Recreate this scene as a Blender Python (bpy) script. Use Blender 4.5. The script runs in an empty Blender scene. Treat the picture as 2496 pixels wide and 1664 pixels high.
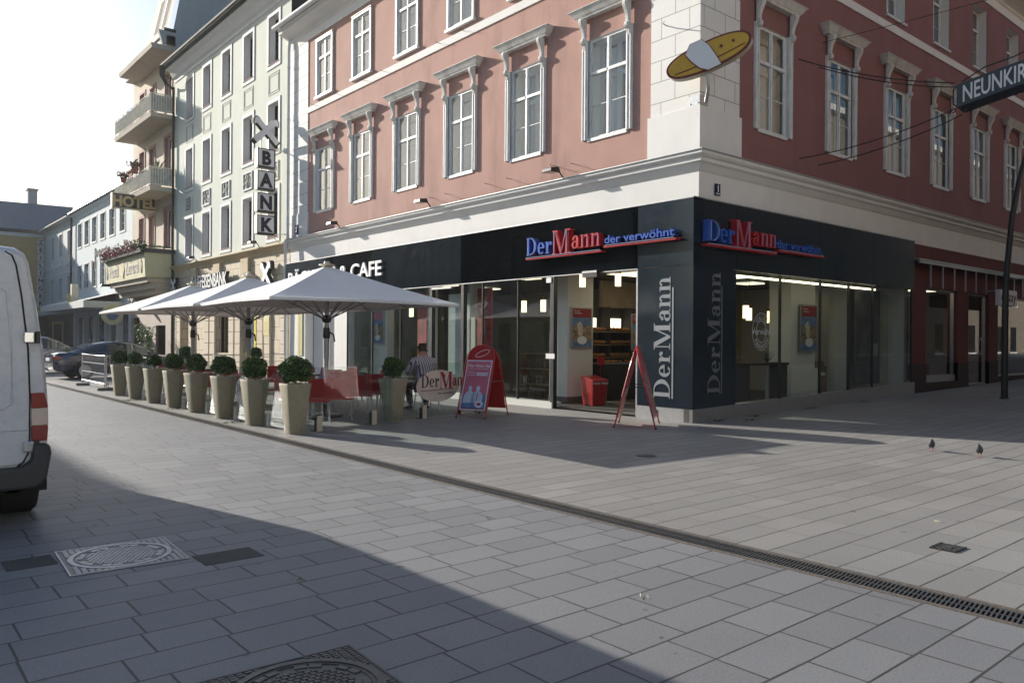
import bpy, bmesh, math, random
from mathutils import Vector, Matrix
R=math.radians; PI=math.pi
random.seed(7)
S=bpy.context.scene
COL=S.collection
# ---------------- camera ----------------
YAW,PITCH,ROLL,FPX=.70126,-.00105,.00695,1910.6
def camera():
    cy,sy=math.cos(YAW),math.sin(YAW)
    f=Vector((sy*math.cos(PITCH),cy*math.cos(PITCH),math.sin(PITCH)))
    r=Vector((cy,-sy,0)); u=r.cross(f)
    r2=r*math.cos(ROLL)+u*math.sin(ROLL); u2=-r*math.sin(ROLL)+u*math.cos(ROLL)
    cd=bpy.data.cameras.new('camera'); c=bpy.data.objects.new('camera',cd); COL.objects.link(c)
    m=Matrix((r2,u2,-f)).transposed().to_4x4(); m.translation=(-12.682,-9.501,1.6)
    c.matrix_world=m
    cd.sensor_fit='HORIZONTAL'; cd.sensor_width=36; cd.lens=FPX/2496*36
    cd.clip_start=.05; cd.clip_end=2000
    S.camera=c
camera()
# ---------------- light ----------------
EL=19.5; AZX,AZY=-.285,.959            # horizontal direction towards the sun
W=bpy.data.worlds.new('World'); S.world=W; W.use_nodes=True
nt=W.node_tree; bg=nt.nodes['Background']
sk=nt.nodes.new('ShaderNodeTexSky'); sk.sky_type='NISHITA'; sk.sun_disc=False
sk.sun_elevation=R(EL); sk.sun_rotation=math.atan2(AZX,AZY); sk.air_density=1.3; sk.dust_density=3.0; sk.ozone_density=4.0
nt.links.new(sk.outputs[0],bg.inputs[0]); bg.inputs[1].default_value=.088
sl=bpy.data.lights.new('sun','SUN'); sl.energy=4.7; sl.angle=R(.5); sl.color=(1,.93,.83)
so=bpy.data.objects.new('sun',sl); COL.objects.link(so)
n=math.hypot(AZX,AZY)
tow=Vector((AZX/n*math.cos(R(EL)),AZY/n*math.cos(R(EL)),math.sin(R(EL))))
so.rotation_euler=tow.to_track_quat('Z','Y').to_euler()
vs=S.view_settings; S.display_settings.display_device='sRGB'
vs.view_transform='Standard'; vs.look='None'; vs.gamma=1; vs.exposure=.85; vs.use_curve_mapping=False
S.render.engine='CYCLES'
S.cycles.max_bounces=8; S.cycles.transparent_max_bounces=24; S.cycles.caustics_reflective=False; S.cycles.caustics_refractive=False
S.render.resolution_x=1024; S.render.resolution_y=682

# ---------------- materials ----------------
def newmat(name):
    m=bpy.data.materials.new(name); m.use_nodes=True
    return m,m.node_tree,m.node_tree.nodes['Principled BSDF']
def c4(c): return (c[0],c[1],c[2],1)
def N(nt,t,**k):
    n=nt.nodes.new('ShaderNode'+t)
    for a,b in k.items(): setattr(n,a,b)
    return n
def mth(nt,op,a,b=None,c=None):
    n=nt.nodes.new('ShaderNodeMath'); n.operation=op
    for i,v in enumerate((a,b,c)):
        if v is None: continue
        if isinstance(v,(int,float)): n.inputs[i].default_value=v
        else: nt.links.new(v,n.inputs[i])
    return n.outputs[0]
def mixc(nt,f,a,b,mode='MIX'):
    n=nt.nodes.new('ShaderNodeMix'); n.data_type='RGBA'; n.blend_type=mode
    for s,v in ((n.inputs[0],f),(n.inputs[6],a),(n.inputs[7],b)):
        if isinstance(v,(int,float)): s.default_value=v
        elif isinstance(v,tuple): s.default_value=c4(v)
        else: nt.links.new(v,s)
    return n.outputs[2]
def noise(nt,co,scale,detail=5,rough=.6,stretch=None):
    if stretch:
        mp=N(nt,'Mapping'); mp.inputs['Scale'].default_value=stretch; nt.links.new(co,mp.inputs[0]); co=mp.outputs[0]
    n=N(nt,'TexNoise'); n.inputs['Scale'].default_value=scale; n.inputs['Detail'].default_value=detail; n.inputs['Roughness'].default_value=rough
    nt.links.new(co,n.inputs['Vector']); return n.outputs[0]
def ramp(nt,v,lo,hi):
    n=N(nt,'MapRange'); nt.links.new(v,n.inputs[0]); n.inputs[1].default_value=lo; n.inputs[2].default_value=hi; return n.outputs[0]
def bump(nt,h,st,dist,p):
    b=N(nt,'Bump'); b.inputs['Strength'].default_value=st; b.inputs['Distance'].default_value=dist
    nt.links.new(h,b.inputs['Height']); nt.links.new(b.outputs[0],p.inputs['Normal'])
MATS={}
def mat(name,col,rough=.6,metal=0,var=.12,vs_=3,bmp=0,bs=60,stain=0,stc=(.1,.09,.08),sts=.6,spec=.5,coat=0):
    if name in MATS: return MATS[name]
    m,nt,p=newmat(name); co=N(nt,'TexCoord').outputs['Object']
    p.inputs['Roughness'].default_value=rough; p.inputs['Metallic'].default_value=metal
    p.inputs['Specular IOR Level'].default_value=spec; p.inputs['Coat Weight'].default_value=coat
    c=col
    f=ramp(nt,noise(nt,co,vs_),.3,.7)
    c=mixc(nt,f,tuple(x*(1-var) for x in col),tuple(min(1,x*(1+var)) for x in col))
    if stain:
        s=mth(nt,'MULTIPLY',ramp(nt,noise(nt,co,sts,8,.7,(1,1,.22)),.50,.68),stain)
        c=mixc(nt,s,c,stc)
    nt.links.new(c,p.inputs['Base Color'])
    r=mth(nt,'ADD',mth(nt,'MULTIPLY',noise(nt,co,vs_*4),.2),rough-.1); nt.links.new(r,p.inputs['Roughness'])
    if bmp: bump(nt,noise(nt,co,bs),bmp,.01,p)
    MATS[name]=m; return m
def emis(name,col,st):
    m,nt,p=newmat(name); p.inputs['Base Color'].default_value=c4(col); p.inputs['Emission Color'].default_value=c4(col); p.inputs['Emission Strength'].default_value=st
    return m
def glass(name,tint=(.9,.93,.92),ior=1.5,rough=0.0,base=0.0):
    m,nt,p=newmat(name); nt.nodes.remove(p); out=nt.nodes['Material Output']
    t=N(nt,'BsdfTransparent'); t.inputs[0].default_value=c4(tint)
    g=N(nt,'BsdfGlossy'); g.inputs['Roughness'].default_value=rough; g.inputs[0].default_value=(.95,.97,1,1)
    geo=N(nt,'NewGeometry'); vd=N(nt,'VectorMath',operation='DOT_PRODUCT')   # Schlick, the same from both sides of the pane
    nt.links.new(geo.outputs['Incoming'],vd.inputs[0]); nt.links.new(geo.outputs['Normal'],vd.inputs[1])
    g5=mth(nt,'POWER',mth(nt,'SUBTRACT',1.0,mth(nt,'MINIMUM',mth(nt,'ABSOLUTE',vd.outputs['Value']),1.0)),5.0)
    f=mth(nt,'MINIMUM',mth(nt,'ADD',mth(nt,'MULTIPLY',g5,.9),.045+base),1.0)
    mx=N(nt,'MixShader'); nt.links.new(f,mx.inputs[0]); nt.links.new(t.outputs[0],mx.inputs[1]); nt.links.new(g.outputs[0],mx.inputs[2])
    nt.links.new(mx.outputs[0],out.inputs[0]); return m
def blocks(name,col,joint,w,h,gap,rough=.8,off=.5,bmp=.4,vary=.06,stain=.0):
    """coursed masonry in facade coordinates (X along the wall, Z up)"""
    m,nt,p=newmat(name); co=N(nt,'TexCoord').outputs['Object']
    sp=N(nt,'SeparateXYZ'); nt.links.new(co,sp.inputs[0]); cb=N(nt,'CombineXYZ')
    nt.links.new(mth(nt,'ADD',sp.outputs[0],sp.outputs[1]),cb.inputs[0]); nt.links.new(sp.outputs[2],cb.inputs[1])
    b=N(nt,'TexBrick'); nt.links.new(cb.outputs[0],b.inputs['Vector']); b.offset=off
    b.inputs['Scale'].default_value=1; b.inputs['Brick Width'].default_value=w; b.inputs['Row Height'].default_value=h
    b.inputs['Mortar Size'].default_value=gap; b.inputs['Mortar Smooth'].default_value=.2; b.inputs['Bias'].default_value=0
    b.inputs['Color1'].default_value=c4(tuple(x*(1-vary) for x in col)); b.inputs['Color2'].default_value=c4(tuple(min(1,x*(1+vary)) for x in col)); b.inputs['Mortar'].default_value=c4(joint)
    s=ramp(nt,noise(nt,co,1.2,6,.65),.35,.7); c=mixc(nt,mth(nt,'MULTIPLY',s,.12+stain),b.outputs[0],tuple(x*.55 for x in col))
    nt.links.new(c,p.inputs['Base Color']); p.inputs['Roughness'].default_value=rough
    bump(nt,mth(nt,'SUBTRACT',1.0,b.outputs['Fac']),bmp,.02,p); MATS[name]=m; return m
def paving(name,w,h,c1,c2,jc,gap,ang=0,seedv=0,strongx=1.0,stain=.3):
    """rows run along X; slab lengths vary in pairs; joints get darker with depth"""
    m,nt,p=newmat(name); co=N(nt,'TexCoord').outputs['Object']
    wob=N(nt,'TexNoise'); wob.inputs['Scale'].default_value=.6; nt.links.new(co,wob.inputs['Vector'])
    sp=N(nt,'SeparateXYZ'); nt.links.new(co,sp.inputs[0])
    y=mth(nt,'ADD',mth(nt,'DIVIDE',mth(nt,'ADD',sp.outputs[1],mth(nt,'MULTIPLY',wob.outputs[0],.03)),h),100.0)
    row=mth(nt,'FLOOR',y); fy=mth(nt,'SUBTRACT',y,row)
    wn=N(nt,'TexWhiteNoise',noise_dimensions='1D'); nt.links.new(mth(nt,'ADD',row,seedv),wn.inputs['W'])
    u=mth(nt,'ADD',mth(nt,'ADD',mth(nt,'DIVIDE',sp.outputs[0],2*w),mth(nt,'MULTIPLY',wn.outputs[0],7.3)),200.0)
    k=mth(nt,'FLOOR',u); f=mth(nt,'SUBTRACT',u,k)
    cv=N(nt,'CombineXYZ'); nt.links.new(k,cv.inputs[0]); nt.links.new(row,cv.inputs[1])
    w2=N(nt,'TexWhiteNoise',noise_dimensions='3D'); nt.links.new(cv.outputs[0],w2.inputs['Vector'])
    b=mth(nt,'ADD',mth(nt,'MULTIPLY',w2.outputs[0],.26),.37)
    side=mth(nt,'GREATER_THAN',f,b)
    dx=mth(nt,'MULTIPLY',mth(nt,'MINIMUM',mth(nt,'MINIMUM',f,mth(nt,'SUBTRACT',1.0,f)),mth(nt,'ABSOLUTE',mth(nt,'SUBTRACT',f,b))),2*w)
    dy=mth(nt,'MULTIPLY',mth(nt,'MINIMUM',fy,mth(nt,'SUBTRACT',1.0,fy)),h)
    gn=mth(nt,'ADD',mth(nt,'MULTIPLY',noise(nt,co,2.5,3),gap*1.3),gap*.35)
    jx=mth(nt,'LESS_THAN',dx,mth(nt,'MULTIPLY',gn,strongx)); jy=mth(nt,'LESS_THAN',dy,gn)
    j=mth(nt,'MAXIMUM',jx,jy)
    cv2=N(nt,'CombineXYZ'); nt.links.new(mth(nt,'ADD',mth(nt,'MULTIPLY',k,2.0),side),cv2.inputs[0]); nt.links.new(row,cv2.inputs[1])
    w3=N(nt,'TexWhiteNoise',noise_dimensions='3D'); nt.links.new(cv2.outputs[0],w3.inputs['Vector'])
    c=mixc(nt,w3.outputs[0],c1,c2)
    c=mixc(nt,mth(nt,'MULTIPLY',ramp(nt,noise(nt,co,.35,6,.6),.38,.68),stain),c,tuple(x*.62 for x in c1))
    c=mixc(nt,mth(nt,'MULTIPLY',ramp(nt,noise(nt,co,95,3,.75),.45,.7),.4),c,tuple(x*1.35 for x in c2))
    c=mixc(nt,mth(nt,'MULTIPLY',ramp(nt,noise(nt,co,60,3,.8),.5,.7),.5),c,tuple(x*.5 for x in c1))
    v=N(nt,'TexVoronoi'); v.inputs['Scale'].default_value=2.8; nt.links.new(co,v.inputs['Vector'])
    spot=mth(nt,'LESS_THAN',mth(nt,'ADD',v.outputs['Distance'],mth(nt,'MULTIPLY',noise(nt,co,22,2),.10)),.135)
    vc=N(nt,'SeparateColor'); nt.links.new(v.outputs['Color'],vc.inputs[0])
    c=mixc(nt,mth(nt,'MULTIPLY',mth(nt,'MULTIPLY',spot,mth(nt,'POWER',vc.outputs[0],2.0)),.95),c,(.05,.05,.05))
    c=mixc(nt,j,c,jc)
    nt.links.new(c,p.inputs['Base Color'])
    nt.links.new(mth(nt,'ADD',mth(nt,'MULTIPLY',noise(nt,co,3),.25),.5),p.inputs['Roughness'])
    tilt=mth(nt,'MULTIPLY',w3.outputs[0],.15)
    hh=mth(nt,'ADD',mth(nt,'ADD',mth(nt,'MULTIPLY',mth(nt,'SUBTRACT',1.0,j),1.0),mth(nt,'MULTIPLY',noise(nt,co,120,3),.25)),tilt)
    bump(nt,hh,.5,.008,p); MATS[name]=m; return m
def curtain_mat(name,a,b,sc):
    m,nt,p=newmat(name); co=N(nt,'TexCoord').outputs['Object']
    w=N(nt,'TexWave',wave_type='BANDS',bands_direction='X'); w.inputs['Scale'].default_value=sc; w.inputs['Distortion'].default_value=2; w.inputs['Detail'].default_value=2
    nt.links.new(co,w.inputs['Vector']); nt.links.new(mixc(nt,w.outputs[0],a,b),p.inputs['Base Color']); p.inputs['Roughness'].default_value=.9
    MATS[name]=m; return m

M=dict(
 inpane=mat('inner_pane_grey',(.20,.21,.22),.5,var=.3,vs_=2),
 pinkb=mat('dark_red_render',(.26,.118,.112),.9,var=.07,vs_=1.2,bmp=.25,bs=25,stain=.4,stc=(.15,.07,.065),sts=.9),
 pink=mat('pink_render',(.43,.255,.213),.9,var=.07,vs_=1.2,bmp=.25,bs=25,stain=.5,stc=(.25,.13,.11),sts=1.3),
 white=mat('white_render',(.76,.75,.73),.85,var=.04,vs_=1.5,bmp=.15,bs=30,stain=.12,stc=(.42,.41,.39)),
 paint=mat('white_window_paint',(.70,.71,.71),.5,var=.05,vs_=14,stain=.45,stc=(.25,.23,.20),sts=14),
 hood=mat('weathered_hood_stone',(.64,.63,.60),.85,var=.1,vs_=6,bmp=.3,stain=.5,stc=(.27,.26,.23),sts=4),
 clad=mat('dark_cladding_panel',(.015,.024,.034),.14,var=.1,vs_=1,spec=.6),
 alu=mat('brushed_metal',(.42,.43,.44),.38,metal=.8,var=.08,vs_=8),
 steel=mat('galvanised_steel',(.5,.51,.52),.42,metal=.7,var=.15,vs_=9),
 dark=mat('dark_metal',(.03,.032,.035),.4,metal=.3,var=.2),
 black=mat('black_rubber',(.015,.015,.016),.75,var=.2,bmp=.2),
 room=mat('dark_room',(.05,.05,.048),.9),
 inwhite=mat('indoor_white',(.62,.62,.58),.8,var=.03),
 ingrey=mat('indoor_floor',(.09,.085,.08),.6),
 green=mat('pale_green_render',(.60,.63,.56),.9,var=.05,vs_=1.2,bmp=.2,bs=25,stain=.14,stc=(.40,.43,.37)),
 trimw=mat('pale_trim',(.68,.69,.70),.8,var=.04,bmp=.1),
 hotel=mat('hotel_render',(.52,.47,.39),.9,var=.08,vs_=1.5,bmp=.2,stain=.25,stc=(.3,.26,.22)),
 hpink=mat('hotel_window_surround',(.36,.22,.20),.85),
 hgrey=mat('grey_gable_render',(.42,.42,.41),.9,var=.06,stain=.2,stc=(.2,.2,.2)),
 cream=mat('cream_balcony',(.55,.53,.33),.75,var=.06,stain=.3,stc=(.42,.40,.26),sts=2),
 blue=mat('pale_blue_render',(.58,.65,.67),.9,var=.05,bmp=.15,stain=.15,stc=(.38,.44,.46)),
 ivory=mat('ivory_render',(.56,.58,.56),.9,var=.05,bmp=.15,stain=.15,stc=(.4,.42,.4)),
 yellow=mat('ochre_render',(.42,.31,.12),.9,var=.06),
 beige=mat('beige_render',(.55,.45,.30),.9,var=.06,stain=.15,stc=(.4,.33,.22)),
 tiles=blocks('mansard_tiles',(.36,.29,.23),(.25,.19,.14),.35,.28,.012),
 roof=mat('slate_roof',(.16,.17,.185),.8,var=.2,vs_=6,bmp=.5,bs=12),
 redroof=mat('clay_roof',(.28,.11,.06),.85,var=.2,vs_=6,bmp=.6,bs=12),
 gutter=mat('green_black_gutter',(.03,.042,.038),.8),
 canvas=mat('pale_parasol_canvas',(.76,.76,.75),.85,var=.03,bmp=.8,bs=2.2,stain=.15,stc=(.55,.55,.53),sts=2),
 pole=mat('parasol_metal',(.33,.33,.34),.4,metal=.6),
 planter=mat('woven_planter',(.33,.30,.212),.75,var=.12,vs_=20,bmp=.5,bs=70),
 soil=mat('soil',(.06,.045,.03),.95,bmp=.5),
 red=mat('red_plastic',(.40,.02,.02),.35,var=.06,spec=.5),
 redp=mat('red_lacquer',(.42,.018,.02),.3,var=.06,coat=.3),
 redb=mat('dark_red_wall',(.12,.025,.02),.85,var=.08),
 brown=mat('dark_brown_base',(.035,.018,.016),.85),
 neonb=mat('blue_letter_face',(.03,.10,.42),.3,var=.05),
 neonr=mat('red_letter_face',(.45,.02,.03),.3,var=.05),
 tubeg=mat('clear_neon_tube',(.35,.42,.60),.15,spec=.8),
 lettw=mat('white_letter',(.75,.75,.75),.5,var=.02),
 lettg=mat('grey_letter',(.21,.23,.25),.5,var=.02), lettd=mat('shaded_grey_letter',(.12,.13,.145),.5,var=.02),  # second grey: the same lettering with the facade's shade put into its colour
 lettk=mat('black_letter',(.01,.011,.015),.5,var=.02),
 lite=mat('lightbox_face',(.62,.61,.64),.4,var=.02),
 gold=mat('gold_letter',(.52,.40,.20),.5,var=.03),
 navy=mat('navy_box',(.02,.028,.04),.35),
 loaf=mat('golden_loaf',(.58,.33,.015),.3,var=.06,coat=.3),
 maroon=mat('maroon_trim',(.16,.02,.015),.4),
 skin=mat('skin',(.48,.27,.19),.55,var=.06),
 hair=mat('dark_hair',(.035,.027,.022),.7,bmp=.6,bs=90),
 trousers=mat('dark_trousers',(.022,.023,.028),.9,bmp=.2),
 vanp=mat('van_white_paint',(.60,.61,.64),.28,var=.02,coat=.4),
 plast=mat('dark_bumper_plastic',(.045,.047,.05),.6,bmp=.2,bs=200),
 lampr=mat('red_tail_lens',(.25,.008,.012),.12,spec=.8,coat=.6),
 lampw=mat('clear_tail_lens',(.62,.50,.42),.12,spec=.8,coat=.6),
 carn=mat('navy_car_paint',(.018,.028,.050),.2,var=.03,coat=1,spec=.6),
 cars=mat('silver_car_paint',(.42,.42,.42),.28,metal=.35,var=.03,coat=.6),
 chrome=mat('chrome',(.7,.7,.7),.12,metal=1),
 carglass=mat('tinted_car_glass',(.015,.019,.02),.05,spec=1,coat=.5),
 ivoryp=mat('ivory_plate',(.55,.50,.38),.6),
 yel=mat('yellow_sheet',(.56,.52,.22),.6),
 iron=mat('cast_iron',(.11,.112,.115),.45,metal=.5,var=.2,vs_=9,bmp=.3),
 ironl=mat('worn_cast_iron',(.40,.41,.42),.45,metal=.4,var=.15,vs_=9),
 slot=mat('drain_depth',(.008,.008,.008),.9),
 rust=mat('rusty_channel',(.10,.085,.075),.8,var=.3,vs_=20,bmp=.5),
 asph=mat('asphalt_patch',(.075,.076,.07),.95,var=.25,vs_=90,bmp=.6,bs=120),
 leafd=mat('box_leaf_dark',(.026,.062,.017),.6,var=.3,vs_=9),
 leafl=mat('box_leaf_light',(.13,.22,.055),.6,var=.3,vs_=9),
 pinkf=mat('pink_petal',(.55,.14,.22),.7,var=.3,vs_=9),
 redf=mat('red_petal',(.42,.06,.07),.7,var=.3,vs_=9),
 wood=mat('wood_panel',(.20,.14,.07),.6,var=.2,vs_=5),
 pane=glass('window_glass',base=.04), bpane=glass('bank_window_glass',(.6,.6,.6),base=-.02), shop=glass('shop_glass',(.80,.86,.84),base=.03), screen=glass('screen_glass',(.9,.95,.94),base=.0),
 lamp=emis('warm_lamp',(1,.78,.42),1.7), strip=emis('strip_light',(1,.85,.55),3), ceil=emis('ceiling_panel',(1,.86,.6),1.1),
 bread=mat('bread_crust',(.38,.19,.06),.7,var=.3,vs_=15),
 tan=mat('tan_wall',(.50,.40,.26),.8),
 pig=mat('pigeon_feather',(.055,.055,.065),.7,var=.4,vs_=25), pigl=mat('pigeon_leg',(.45,.12,.09),.6),
 sky_b=mat('poster_blue',(.10,.19,.36),.4,var=.4,vs_=7), pst=mat('poster_pink',(.55,.13,.20),.4), pst2=mat('poster_red',(.24,.018,.025),.4), pstb=mat('poster_food',(.26,.20,.13),.4,var=.8,vs_=14),
 cur=curtain_mat('net_curtain',(.58,.59,.60),(.72,.73,.73),9), curd=curtain_mat('brown_curtain',(.022,.017,.017),(.045,.034,.032),12),
 quoin=blocks('quoin_blocks',(.76,.75,.73),(.33,.32,.31),.72,.44,.010,bmp=.35,vary=.02),
 rust2=blocks('rusticated_stone',(.60,.51,.38),(.30,.25,.18),.62,.52,.016,bmp=.6,vary=.03),
 marble=blocks('hotel_cladding',(.42,.36,.31),(.28,.24,.2),.9,.6,.006,bmp=.2),
 relief=mat('relief_stone',(.40,.40,.36),.85,var=.5,vs_=12,bmp=1,bs=14),
)
# vertical pinstripe shirt
def stripes():
    m,nt,p=newmat('striped_shirt'); co=N(nt,'TexCoord').outputs['Object']
    sp=N(nt,'SeparateXYZ'); nt.links.new(co,sp.inputs[0])
    f=mth(nt,'FRACT',mth(nt,'MULTIPLY',mth(nt,'ADD',sp.outputs[0],mth(nt,'MULTIPLY',sp.outputs[1],.35)),22.0))
    nt.links.new(mixc(nt,mth(nt,'GREATER_THAN',f,.6),(.55,.52,.57),(.09,.08,.17)),p.inputs['Base Color']); p.inputs['Roughness'].default_value=.9
    return m
M['shirt']=stripes()

# ---------------- mesh builder ----------------
class MB:
    def __init__(s): s.v=[];s.f=[];s.mi=[];s.T=Matrix.Identity(4)
    def add(s,vs,fs,m=0):
        o=len(s.v); s.v+=[tuple(s.T@Vector(p)) for p in vs]
        for f in fs: s.f.append(tuple(i+o for i in f)); s.mi.append(m)
        return s
    def box(s,x0,y0,z0,x1,y1,z1,m=0):
        if x0>x1:x0,x1=x1,x0
        if y0>y1:y0,y1=y1,y0
        if z0>z1:z0,z1=z1,z0
        return s.add([(x0,y0,z0),(x1,y0,z0),(x1,y1,z0),(x0,y1,z0),(x0,y0,z1),(x1,y0,z1),(x1,y1,z1),(x0,y1,z1)],
          [(0,3,2,1),(4,5,6,7),(0,1,5,4),(1,2,6,5),(2,3,7,6),(3,0,4,7)],m)
    def hexa(s,b,t,m=0):
        return s.add(list(b)+list(t),[(0,3,2,1),(4,5,6,7),(0,1,5,4),(1,2,6,5),(2,3,7,6),(3,0,4,7)],m)
    def quad(s,a,b,c,d,m=0): return s.add([a,b,c,d],[(0,1,2,3)],m)
    def prism(s,pts,fn,h0,h1,m=0):
        """pts 2-D outline, fn(u,v,h)->xyz"""
        n=len(pts)
        return s.add([fn(u,v,h0) for u,v in pts]+[fn(u,v,h1) for u,v in pts],
            [tuple(range(n))[::-1],tuple(range(n,2*n))]+[(i,(i+1)%n,(i+1)%n+n,i+n) for i in range(n)],m)
    def tube(s,pts,r,n=8,m=0,cap=True,rs=None):
        pts=[Vector(p) for p in pts]; rings=[]; up=None
        for i,p in enumerate(pts):
            d=(pts[min(i+1,len(pts)-1)]-pts[max(i-1,0)]).normalized()
            if up is None: up=Vector((0,0,1)) if abs(d.z)<.9 else Vector((1,0,0))
            a=d.cross(up)
            if a.length<1e-4: a=d.cross(Vector((0,1,0)))
            a.normalize(); b=a.cross(d).normalized(); rr=rs[i] if rs else r
            rings.append([p+a*math.cos(2*PI*k/n)*rr+b*math.sin(2*PI*k/n)*rr for k in range(n)])
        vs=[tuple(q) for r_ in rings for q in r_]; fs=[]
        for i in range(len(pts)-1):
            for k in range(n): fs.append((i*n+k,i*n+(k+1)%n,(i+1)*n+(k+1)%n,(i+1)*n+k))
        if cap: fs.append(tuple(range(n))[::-1]); fs.append(tuple((len(pts)-1)*n+k for k in range(n)))
        return s.add(vs,fs,m)
    def lathe(s,prof,c=(0,0,0),n=20,m=0,sx=1,sy=1):
        vs=[];fs=[]
        for r,z in prof:
            for k in range(n): vs.append((c[0]+r*sx*math.cos(2*PI*k/n),c[1]+r*sy*math.sin(2*PI*k/n),c[2]+z))
        for i in range(len(prof)-1):
            for k in range(n): fs.append((i*n+k,i*n+(k+1)%n,(i+1)*n+(k+1)%n,(i+1)*n+k))
        fs.append(tuple(range(n))[::-1]); fs.append(tuple((len(prof)-1)*n+k for k in range(n)))
        return s.add(vs,fs,m)
    def sphere(s,c,rx,ry,rz,n=14,m=0):
        k=n//2
        prof=[(math.sin(PI*i/k)+1e-4,-math.cos(PI*i/k)) for i in range(k+1)]
        vs=[];fs=[]
        for r,z in prof:
            for j in range(n): vs.append((c[0]+rx*r*math.cos(2*PI*j/n),c[1]+ry*r*math.sin(2*PI*j/n),c[2]+rz*z))
        for i in range(k):
            for j in range(n): fs.append((i*n+j,i*n+(j+1)%n,(i+1)*n+(j+1)%n,(i+1)*n+j))
        return s.add(vs,fs,m)
    def wall(s,x0,x1,z0,z1,holes,rev=.15,y=0,m=0,mr=None):
        """wall sheet in the XZ plane with rectangular openings (x0,x1,z0,z1) and their reveals"""
        mr=m if mr is None else mr
        xs=sorted({x0,x1}|{h[i] for h in holes for i in (0,1) if x0<h[i]<x1}); zs=sorted({z0,z1}|{h[i] for h in holes for i in (2,3) if z0<h[i]<z1})
        for i in range(len(xs)-1):
            for k in range(len(zs)-1):
                cx,cz=(xs[i]+xs[i+1])/2,(zs[k]+zs[k+1])/2
                if any(h[0]<cx<h[1] and h[2]<cz<h[3] for h in holes): continue
                s.quad((xs[i],y,zs[k]),(xs[i+1],y,zs[k]),(xs[i+1],y,zs[k+1]),(xs[i],y,zs[k+1]),m)
        for a,b,c,d in holes:
            r=rev
            s.quad((a,y,c),(a,y,d),(a,y+r,d),(a,y+r,c),mr); s.quad((b,y,c),(b,y+r,c),(b,y+r,d),(b,y,d),mr)
            s.quad((a,y,d),(b,y,d),(b,y+r,d),(a,y+r,d),mr); s.quad((a,y,c),(a,y+r,c),(b,y+r,c),(b,y,c),mr)
        return s
    def build(s,name,mats,parent=None,smooth=0,mw=None,bevel=0):
        me=bpy.data.meshes.new(name); me.from_pydata(s.v,[],s.f)
        if not isinstance(mats,(list,tuple)): mats=[mats]
        for m in mats: me.materials.append(m)
        me.polygons.foreach_set('material_index',s.mi)
        if smooth:
            me.polygons.foreach_set('use_smooth',[True]*len(s.f)); me.set_sharp_from_angle(angle=R(smooth))
        me.update()
        o=bpy.data.objects.new(name,me); COL.objects.link(o)
        if parent: o.parent=parent
        if mw is not None: o.matrix_local=mw
        if bevel:
            b=o.modifiers.new('b','BEVEL'); b.width=bevel; b.segments=2; b.limit_method='ANGLE'; b.angle_limit=R(40)
        return o
def tag(o,label,cat,group=None):
    o['label']=label; o['category']=cat
    if group: o['group']=group
    return o
def thing(name,label,cat,loc=(0,0,0),rz=0,group=None):
    o=bpy.data.objects.new(name,None); COL.objects.link(o); o.empty_display_size=.1
    o.location=loc; o.rotation_euler=(0,0,rz); return tag(o,label,cat,group)
def struct(o): o['kind']='structure'; return o
def dup(o,loc=None,rz=None,label=None,parent=None):
    kids=list(o.children)
    c=o.copy(); COL.objects.link(c)
    if parent: c.parent=parent
    if loc is not None: c.location=loc
    if rz is not None: c.rotation_euler=(0,0,rz)
    if label: c['label']=label
    for k in kids: dup(k,parent=c)
    return c
def TR(x,y,z,rz=0): return Matrix.Translation((x,y,z))@Matrix.Rotation(rz,4,'Z')
MA=TR(.3,0,0,-PI/2)      # facade A: local X=-y, local Y into the building
MBm=TR(0,.1,0)           # facade B: local X=x
_txt={}
def text(mb,s,size,fn,h0,h1,m=0,bold=0,sx=1,align='LEFT'):
    """add lettering (built-in font) to a mesh; fn(u,v,h)->xyz"""
    key=(s,bold,align)
    if key not in _txt:
        cu=bpy.data.curves.new('t','FONT'); cu.body=s; cu.size=1; cu.offset=bold; cu.align_x=align; cu.resolution_u=3
        o=bpy.data.objects.new('t',cu); COL.objects.link(o); dg=bpy.context.evaluated_depsgraph_get(); dg.update()
        me=bpy.data.meshes.new_from_object(o.evaluated_get(dg))
        vs=[(v.co.x,v.co.y) for v in me.vertices]; fs=[tuple(p.vertices) for p in me.polygons]
        cnt={}
        for f in fs:
            for i in range(len(f)):
                e=(f[i],f[(i+1)%len(f)]); cnt[tuple(sorted(e))]=cnt.get(tuple(sorted(e)),[])+[e]
        ed=[v[0] for v in cnt.values() if len(v)==1]
        bpy.data.objects.remove(o); bpy.data.meshes.remove(me); bpy.data.curves.remove(cu); _txt[key]=(vs,fs,ed)
    vs,fs,ed=_txt[key]; n=len(vs)
    V=[fn(u*size*sx,v*size,h1) for u,v in vs]+[fn(u*size*sx,v*size,h0) for u,v in vs]
    mb.add(V,fs+[(a,b,b+n,a+n) for a,b in ed],m)
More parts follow.
